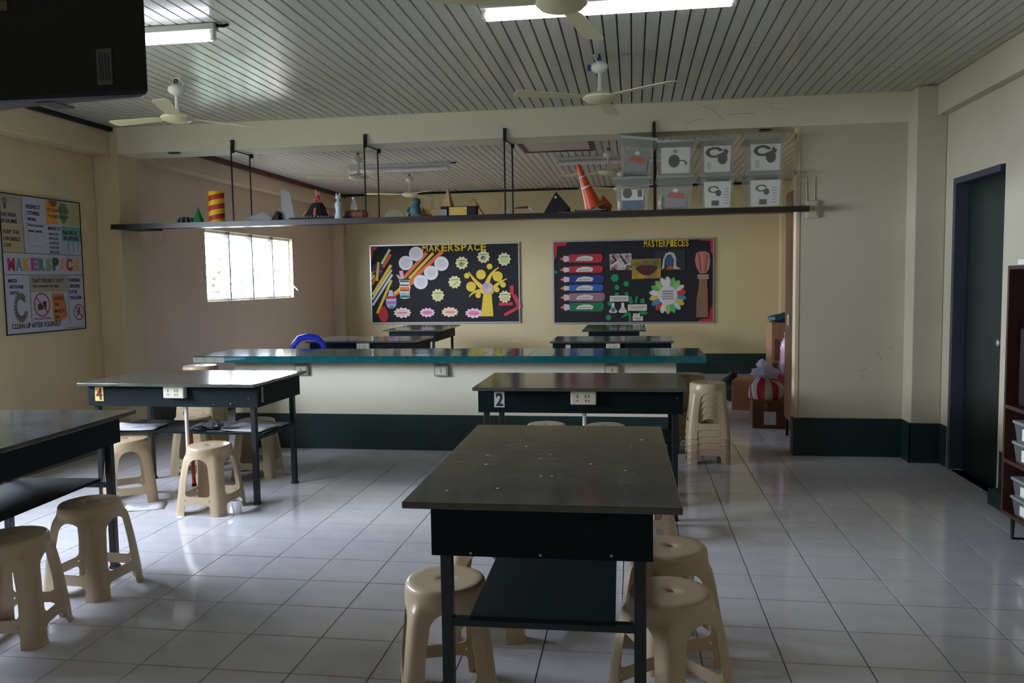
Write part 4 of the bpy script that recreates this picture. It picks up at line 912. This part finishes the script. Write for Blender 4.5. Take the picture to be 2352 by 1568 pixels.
# ------------------------------------------------------------------ ceiling lamps and fans
M_TUBE = mat('lit_fluorescent_tube', (236, 240, 255), .4, emit=TUBE_POWER)
M_TUBEOFF = mat('unlit_fluorescent_tube', (222, 216, 224), .4)
M_HOUS = mat('lamp_housing_paint', (206, 206, 200), .4)
def lamp(label, x0, y, lit, ln=1.22):
    t = thing('tube_lamp', label, 'lamp', (x0+ln/2, y, ZC), 0, 'fluorescent ceiling lamps')
    MB().box(-ln/2-.02, ln/2+.02, -.028, .028, -.035, 0).build('lamp_housing', M_HOUS, t, bevel=.004)
    for s_ in (-1, 1): MB().box(s_*ln/2-.012, s_*ln/2+.012, -.016, .016, -.085, -.033).build('tube_holder', M_WPLAS, t, bevel=.003)
    MB().cyl((-ln/2+.012, 0, -.066), (ln/2-.012, 0, -.066), .024, 14).build('tube', M_TUBE if lit else M_TUBEOFF, t, smooth=40)
    MB().tube([(ln/2+.02, 0, -.01), (ln/2+.06, .01, -.012), (ln/2+.08, .02, 0)], .008, 6).build('wire', M_BLACK, t)
    return t
lamp('lit fluorescent tube across the ceiling centre, partly behind a fan hub', -.735, 4.12, True)
lamp('lit fluorescent tube at left, mostly hidden behind the black television', -3.44, 4.16, True)
lamp('unlit fluorescent tube in far room, left of the ceiling hatch', -3.33, 9.34, False)
lamp('unlit fluorescent tube in far room, beyond the ceiling hatch', -.84, 9.30, False)
M_FANW = mat('white_fan_enamel', (226, 226, 218), .32); M_FANC = mat('cream_fan_enamel', (206, 200, 160), .35)
def make_fan():
    t = thing('ceiling_fan', 'x', 'fan')
    MB().tube([(0, 0, 0), (.012, 0, -.03), (0, 0, -.055), (-.012, 0, -.03), (0, 0, -.005)], .005, 6).build('ceiling_hook', M_ROD, t)
    MB().lathe([(.012, -.045), (.03, -.055), (.05, -.068), (.054, -.088), (.044, -.108), (.02, -.122)], 20).build('canopy_cup', M_FANW, t, smooth=50)
    MB().lathe([(.012, -.12), (.012, -.20), (.018, -.225), (.026, -.24)], 14).build('down_rod', M_FANW, t, smooth=50)
    MB().lathe([(.03, -.235), (.085, -.248), (.102, -.262), (.104, -.275), (.09, -.29), (.05, -.302), (.001, -.306)], 26).build('motor_housing', M_FANC, t, smooth=40)
    MB().lathe([(.105, -.266), (.107, -.268), (.107, -.274), (.105, -.276)], 26).build('housing_ring', M_FANW, t, smooth=60)
    MB().tube([(0, .01, -.01), (-.05, .03, -.02), (-.075, .02, -.05), (-.05, .0, -.075), (-.02, -.02, -.07)], .0035, 6).build('power_wire', M_WPLAS, t)
    me = MB().add([(.085, -.022, -.272), (.085, .022, -.268), (.17, .03, -.266), (.17, -.05, -.276), (.52, .035, -.262), (.55, .02, -.264), (.55, -.052, -.275), (.52, -.066, -.278)], [(0, 3, 2, 1), (3, 7, 4, 2), (4, 7, 6, 5)]).mesh('blade', M_FANC)
    for k in range(3):
        o = link('blade', me, t, rot=(0, 0, 2*PI*k/3)); sm = o.modifiers.new('thick', 'SOLIDIFY'); sm.thickness = .004
    return t
fan0 = make_fan(); index_kids()
FANS = [(-3.04, 5.17, 172, 'ceiling fan at left, right of the black television', 0), (-.20, 5.17, 85, 'white ceiling fan at right of centre with blue clips, over the beam', 0), (-.285, 3.40, 80, 'ceiling fan cut by the top frame edge, in front of the lit tube', .035),
 (-2.90, 8.43, 195, 'far room ceiling fan seen behind second pair of shelf rods', 0), (-2.83, 10.2, 200, 'far room ceiling fan farthest back, above the teal clay creature', 0), (-.25, 8.70, 160, 'far room ceiling fan beside the top of the tilted storage box', 0), (-.14, 10.3, 205, 'far room ceiling fan behind the storage boxes, only a blade showing', 0)]
for k, (x, y, a, lab, dz) in enumerate(FANS):
    f = fan0 if k == 0 else copy_tree(fan0)
    f.location = (x, y, ZC+.008); f.rotation_euler = (0, 0, R(a)); tag(f, lab, 'fan', 'ceiling fans')
    if k == 1:
        MB().box(-.075, -.055, -.012, .012, -.10, -.07).build('blue_clip', flatm((36, 60, 150)), f).rotation_euler = (0, 0, R(-85)); MB().box(-.012, .012, -.012, .012, -.045, -.03).build('blue_clip', flatm((36, 60, 150)), f)
# ceiling hatch of the far room
t = thing('ceiling_hatch', 'plain ceiling hatch panel framed with dark red strips in far room', 'hatch', (-.77, 8.42, ZC))
MB().box(-.33, .33, -.33, .33, -.012, -.002).build('hatch_panel', mat('hatch_board', (196, 180, 164), .6), t)
for q in ((-.37, .37, -.37, -.33), (-.37, .37, .33, .37), (-.37, -.33, -.33, .33), (.33, .37, -.33, .33)): MB().box(*q, -.02, -.001).build('hatch_frame', mat('dark_red_strip', (92, 44, 40), .6), t)

# ------------------------------------------------------------------ television hung at upper left
t = thing('television', 'large black television hung at upper left, seen from behind', 'television', (-1.19, 1.9, 1.9))
MB().add([(0, 0, 0), (-.95, 0, .005), (-.95, .22, .005), (-.42, .085, .002), (-.03, .03, 0), (0, 0, .62), (-.95, 0, .62), (-.95, .22, .62), (-.42, .085, .62), (-.03, .03, .62)], [(0, 1, 2, 3, 4), (5, 9, 8, 7, 6), (0, 5, 6, 1), (1, 6, 7, 2), (2, 7, 8, 3), (3, 8, 9, 4), (4, 9, 5, 0)]).build('back_cover', M_BLACK, t, bevel=.012)
MB().box(-.137, -.096, -.003, 0.001, .03, .118).build('label_sticker', mat('grey_sticker', (84, 88, 86), .6), t); MB().box(-.41, -.378, -.003, .001, .228, .252).build('label_sticker', mat('olive_sticker', (88, 86, 60), .6), t)
for k in range(4): MB().box(-.130+.008*k, -.126+.008*k, -.0036, -.002, .04, .108).build('sticker_print', M_INK, t)
MB().box(-.33, -.28, .02, .10, -.0, .004).build('vent_strip', M_BLACK, t)
MB().cyl((-.6, .11, .6), (-.6, .11, ZC-1.9), .025, 14).build('ceiling_pole', M_BLACK, t, smooth=40); MB().box(-.7, -.5, .02, .2, ZC-1.9-.012, ZC-1.9).build('ceiling_plate', M_BLACK, t)

# ------------------------------------------------------------------ things in the right background
t = thing('storage_cabinet', 'tall brown cabinet just behind the partition edge', 'cabinet', (1.36, 7.0, 0))
MB().box(0, .45, .0, .54, .16, 2.17).build('cabinet_body', M_CABIN, t, bevel=.004)
MB().box(-.012, 0, .02, .265, .18, 2.15).build('door', M_CABIN, t); MB().box(-.012, 0, .275, .52, .18, 2.15).build('door', M_CABIN, t)
for y in (.24, .30): MB().tube([(-.012, y, 1.0), (-.03, y, 1.01), (-.03, y, 1.10), (-.012, y, 1.11)], .004, 6).build('handle', M_ALU, t)
for x in (.015, .43):
    for y in (.02, .52): MB().box(x-.012, x+.012, y-.012, y+.012, 0, .16).build('leg', M_ROD, t)
t = thing('carton', 'orange brown carton on top of the brown cabinet', 'box', (1.40, 7.02, 2.172))
MB().box(0, .3, 0, .35, 0, .225).build('carton_body', mat('orange_carton', (186, 104, 62), .75, var=.1, scale=6), t, bevel=.003); MB().box(-.002, .001, .12, .22, .03, .19).build('tape', M_CARD, t); MB().box(.0, .3, .165, .185, .225, .227).build('tape', M_CARD, t)
t = thing('carton', 'brown carton on the floor under the striped bag, pale label on front', 'box', (1.12, 7.86, 0), R(-4))
MB().box(0, .31, 0, .36, 0.0, .26).build('carton_body', mat('dark_carton', (112, 78, 56), .8, var=.15, scale=8), t, bevel=.004)
MB().box(.105, .215, -.003, .001, .035, .16).build('paper_label', M_PAPER, t); MB().box(0, .31, .16, .20, .26, .262).build('tape', M_CARD, t); MB().box(.10, .14, -.006, 0, .17, .24).build('tape', M_CARD, t)
t = thing('carton', 'carton with orange and white print beside the striped bag', 'box', (.985, 8.75, 0), R(-16))
t.location = (1.06, 8.95, 0)
MB().box(0, .33, 0, .40, 0, .32).build('carton_body', M_CARD, t, bevel=.004); MB().box(-.004, .0, .0, .40, .02, .31).build('printed_side', mat('orange_white_print', (206, 104, 52), .7, col2=(226, 206, 200), scale=11), t); MB().box(0, .33, .18, .22, .32, .322).build('tape', M_CARD, t)
# striped bag
t = thing('striped_bag', 'red and white striped plastic bag on the lower carton', 'bag', (1.275, 8.03, .263))
n = 28
for k in range(n):
    a0, a1 = 2*PI*k/n, 2*PI*(k+1)/n; prof = [(.02, .0), (.15, .0), (.165, .06), (.155, .13), (.11, .18), (.04, .20)]
    vs = [(r*(1+.07*math.sin(3*a+20*z)+.05*math.sin(7*a))*math.cos(a)*1.02, r*(1+.07*math.sin(3*a+20*z)+.05*math.sin(7*a))*math.sin(a)*.8, z*(1+.12*math.sin(2*a))) for r, z in prof for a in (a0, a1)]
    if k % 4 == 0: mb = MB()
    mb.add(vs, [(2*i, 2*i+1, 2*i+3, 2*i+2) for i in range(len(prof)-1)])
    if k % 2 == 1:
        mb.build('stripe', flatm((186, 40, 66)) if (k//2) % 2 else flatm((200, 202, 192)), t, smooth=40); mb = MB()
# white plastic bag
def crumple(r, h, seed, n=14, m=7, sx=1., sy=1.):
    q = random.Random(seed); prof = []; mb = MB(); vs = []
    for i in range(m):
        u = i/(m-1); rr = r*math.sin(PI*(.12+.86*u))**.8; 
        for k in range(n): a = 2*PI*k/n; j = 1+q.uniform(-.22, .22); vs.append((rr*j*math.cos(a)*sx, rr*j*math.sin(a)*sy, h*u*(1+q.uniform(-.06, .06)) if 0 < i < m-1 else h*u))
    fs = [(i*n+k, i*n+(k+1) % n, (i+1)*n+(k+1) % n, (i+1)*n+k) for i in range(m-1) for k in range(n)]
    fs += [tuple(range(n-1, -1, -1)), tuple(range((m-1)*n, m*n))]
    return mb.add(vs, fs)
t = thing('plastic_bag', 'crumpled white plastic bag on top of the striped bag', 'bag', (1.26, 8.02, .455))
crumple(.11, .13, 3, sx=1.2).build('bag_body', M_BAGW, t, smooth=30); crumple(.05, .10, 4).build('bag_knot', M_BAGW, t, smooth=30).location = (-.03, 0, .09)
t = thing('carton', 'tall upright cardboard carton beside the cabinet under a teal bag', 'box', (1.395, 8.5, 0))
MB().box(0, .3, 0, .35, 0, .965).build('carton_body', mat('tall_carton', (158, 114, 84), .8, var=.15, scale=6), t, bevel=.004); MB().box(.03, .075, -.003, 0.001, .58, .80).build('arrow_print', M_CABIN, t); MB().box(.015, .06, -.003, .001, .50, .56).build('dark_sticker', M_INK, t)
t = thing('plastic_bag', 'dark teal plastic bag lying on top of the tall carton', 'bag', (1.52, 8.62, .967)); crumple(.14, .09, 9, sx=1.05).build('bag_body', mat('teal_bag', (28, 78, 92), .4), t, smooth=30); crumple(.05, .04, 12).build('bag_knot', mat('teal_bag', (28, 78, 92), .4), t, smooth=30).location = (0.02, 0, .06)
t = thing('plastic_bag', 'pink and white plastic bag hanging beside tall carton', 'bag', (1.50, 8.30, .44)); crumple(.06, .42, 15, m=10).build('bag_body', mat('pink_white_bag', (196, 84, 140), .4, col2=(206, 206, 220), scale=9), t, smooth=30); crumple(.02, .06, 16).build('bag_knot', M_BAGW, t).location = (0, 0, .40)
t = thing('plastic_bag', 'bright red plastic bag squeezed between cabinet and striped bag', 'bag', (1.43, 8.24, .26)); crumple(.09, .2, 19).build('bag_body', mat('red_bag', (196, 40, 60), .4), t, smooth=30); crumple(.03, .05, 20).build('bag_knot', mat('red_bag', (196, 40, 60), .4), t).location = (0, 0, .17)
t = thing('plastic_bag', 'black plastic bag behind the printed carton', 'bag', (1.15, 9.62, 0)); crumple(.15, .32, 23, sx=1.1).build('bag_body', M_BLACK, t, smooth=30); crumple(.05, .08, 24).build('bag_knot', M_BLACK, t).location = (0, 0, .29)

# bookcase on the right wall
t = thing('bookcase', 'reddish brown open bookcase against the right wall, cut by frame edge', 'bookcase', (2.0, 0, 0))
by0, by1 = 3.55, 4.72
MB().box(0, .18, by1-.02, by1, .12, 1.47).build('side_panel', M_REDW, t); MB().box(0, .18, by0, by0+.02, .12, 1.47).build('side_panel', M_REDW, t); MB().box(.17, .18, by0+.02, by1-.02, .12, 1.47).build('back_panel', M_REDW, t)
for z in (.12, .405, .70, 1.45): MB().box(0, .17, by0+.02, by1-.02, z, z+.02).build('shelf', M_REDW, t)
for y in (by0+.05, by1-.10): MB().tube([(.02, y, .12), (.02, y, .0), (.16, y, .0), (.16, y, .12)], .012, 6).build('leg', M_ROD, t)
LBLB = [('low clear tub with white label on bottom bookcase shelf', .142, 4.45, .10), ('clear tub with white label stacked on bottom bookcase tub', .243, 4.45, .10), ('clear tub with white label on middle bookcase shelf', .427, 4.45, .11), ('clear tub stacked on the middle bookcase tub', .538, 4.45, .11)]
for lab, z, y, h in LBLB:
    q = thing('plastic_tub', lab, 'tub', (2.08, y, z), 0, 'tubs in the bookcase')
    MB().taper(0, 0, 0, h-.014, .06, .15, .07, .165).build('tub_body', M_CLEAR, q); MB().box(-.076, .076, -.17, .17, h-.014, h).build('lid', glassy('cloudy_grey_lid', (206, 214, 206), .7, .2, .1), q)
    MB().box(-.076, -.072, -.06, .06, .02, h-.03).build('paper_label', M_LBL, q)
    MB().box(-.04, .04, -.11, .11, .006, h*.6).build('contents', MATS['jumbled_contents'], q)
q = thing('equipment_case', 'black case standing on the upper bookcase shelf', 'case', (2.03, 4.25, .722)); MB().box(0, .13, -.2, .38, 0, .42).build('case_body', M_BLACK, q, bevel=.01); MB().tube([(.06, .05, .42), (.06, .05, .45), (.06, .17, .45), (.06, .17, .42)], .008, 6).build('handle', M_BLACK, q)
q = thing('paper_pack', 'low cream paper pack lying on top of bookcase', 'paper', (2.02, 4.3, 1.472)); MB().box(0, .15, -.2, .36, 0, .03).build('ream', M_LBL, q, bevel=.004); MB().box(-.001, .15, -.05, .02, .002, .031).build('wrapper_band', M_CARD, q)

# blue chair behind the counter
t = thing('blue_chair', 'bright blue plastic chair behind the counter, only its back rail showing', 'chair', (-3.42, 8.12, 0), R(28))
M_BLUE = mat('bright_blue_plastic', (44, 62, 226), .35)
MB().box(-.2, .2, -.2, .2, .42, .445).build('seat', M_BLUE, t, bevel=.01)
pts = [(-.17, -.2, .44), (-.175, -.21, .68), (-.15, -.22, .80), (-.09, -.225, .868), (0, -.225, .885), (.09, -.225, .868), (.15, -.22, .80), (.175, -.21, .68), (.17, -.2, .44)]
MB().tube(pts, [.02, .026, .03, .034, .036, .034, .03, .026, .02], 10).build('backrest', M_BLUE, t, smooth=50)
for x in (-.07, .07): MB().box(x-.02, x+.02, -.23, -.215, .44, .70).build('back_slat', M_BLUE, t)
MB().box(-.15, .15, -.235, -.215, .66, .72).build('back_rail', M_BLUE, t)
for sx in (-1, 1):
    MB().tube([(sx*.175, -.21, .66), (sx*.2, .0, .655), (sx*.19, .17, .62), (sx*.18, .19, .44)], [.02, .024, .022, .018], 8).build('armrest', M_BLUE, t, smooth=50)
    for sy in (-1, 1): MB().tube([(sx*.17, sy*.17, .43), (sx*.21, sy*.21, 0)], [.024, .018], 8).build('leg', M_BLUE, t, smooth=50)

# ------------------------------------------------------------------ small things around table 4
t = thing('paper_cup', 'small white cup on the floor beside the front stool', 'cup', (-2.455, 4.66, 0))
MB().lathe([(.024, 0), (.025, .002), (.034, .078), (.031, .078), (.023, .006), (.001, .006)], 20).build('cup_wall', mat('bright_white_paper', (240, 240, 246), .5), t, smooth=40); MB().lathe([(.034, .076), (.0365, .080), (.034, .084), (.031, .080)], 20).build('rim', MATS['bright_white_paper'], t, smooth=60)
t = thing('orange_stick', 'orange plastic stick standing under table 4 behind stool', 'stick', (-3.10, 5.28, 0)); MB().tube([(0, 0, 0), (-.01, 0, .435)], .013, 10).build('stick_shaft', mat('orange_stick_plastic', (196, 70, 24), .45), t, smooth=40); MB().lathe([(.016, 0), (.016, .02)], 10).build('end_cap', M_BLACK, t)
def sheet(name, label, x, y, z, w, d, rz, m, curl=.01):
    t = thing(name, label, 'paper', (x, y, z), R(rz)); n = 5; vs = []; fs = []
    for i in range(n+1):
        u = i/n-.5; zz = .0015+curl*(2*u)**2*(1 if u < 0 else .3)
        vs += [(u*w, -d/2, zz), (u*w, d/2, zz+curl*.2)]
    for i in range(n): fs.append((2*i, 2*i+2, 2*i+3, 2*i+1))
    o = MB().add(vs, fs).build('sheet', m, t, smooth=30); sm = o.modifiers.new('thick', 'SOLIDIFY'); sm.thickness = .0012
    MB().box(-w*.3, w*.1, -d*.1, -d*.02, .0035, .0042).build('printed_patch', M_GREYP, t)
    return t
SHZ = .457
sheet('loose_paper', 'white paper at left end of the lower shelf of table 4', -3.38, 5.07, SHZ, .34, .24, 8, M_PAPER, .012)
sheet('loose_paper', 'white paper at right end of the lower shelf of table 4', -2.56, 5.10, SHZ, .30, .26, -6, M_PAPER)
sheet('loose_paper', 'pale paper at middle of lower shelf of table 4', -2.84, 5.14, SHZ, .28, .25, 12, M_GREYP)
sheet('loose_paper', 'crumpled paper on the floor under the stool left of table 4', -3.13, 4.74, 0.0005, .24, .19, 24, M_PAPER, .008)
t = thing('crumpled_wrapper', 'dark crumpled wrapper on the lower shelf of table 4', 'wrapper', (-2.77, 5.0, SHZ+.014)); crumple(.05, .06, 31, sx=1.3).build('wrapper_body', mat('dark_foil', (40, 42, 46), .35, col2=(120, 124, 124), scale=30), t); crumple(.03, .02, 32, sx=2).build('wrapper_tail', M_BLACK, t).location = (-.09, 0, 0)
t = thing('black_scissors', 'thin black scissors lying on the lower shelf of table 4', 'scissors', (-2.93, 4.99, SHZ+.016), R(20)); MB().add([(-.10, -.008, 0), (.02, -.01, 0), (.02, .01, 0), (-.10, .0, 0), (-.10, -.008, .005), (.02, -.01, .005), (.02, .01, .005), (-.10, .0, .005)], [(0, 3, 2, 1), (4, 5, 6, 7), (0, 1, 5, 4), (1, 2, 6, 5), (2, 3, 7, 6), (3, 0, 4, 7)]).build('blade', M_STEEL, t)
for s_ in (-1, 1): MB().tube([(.02, 0, .004), (.05, s_*.03, .004), (.085, s_*.03, .004), (.09, s_*.012, .004), (.06, s_*.008, .004), (.02, 0, .004)], .004, 5).build('finger_loop', M_BLACK, t)
# foreground left table: paper label patch on top none
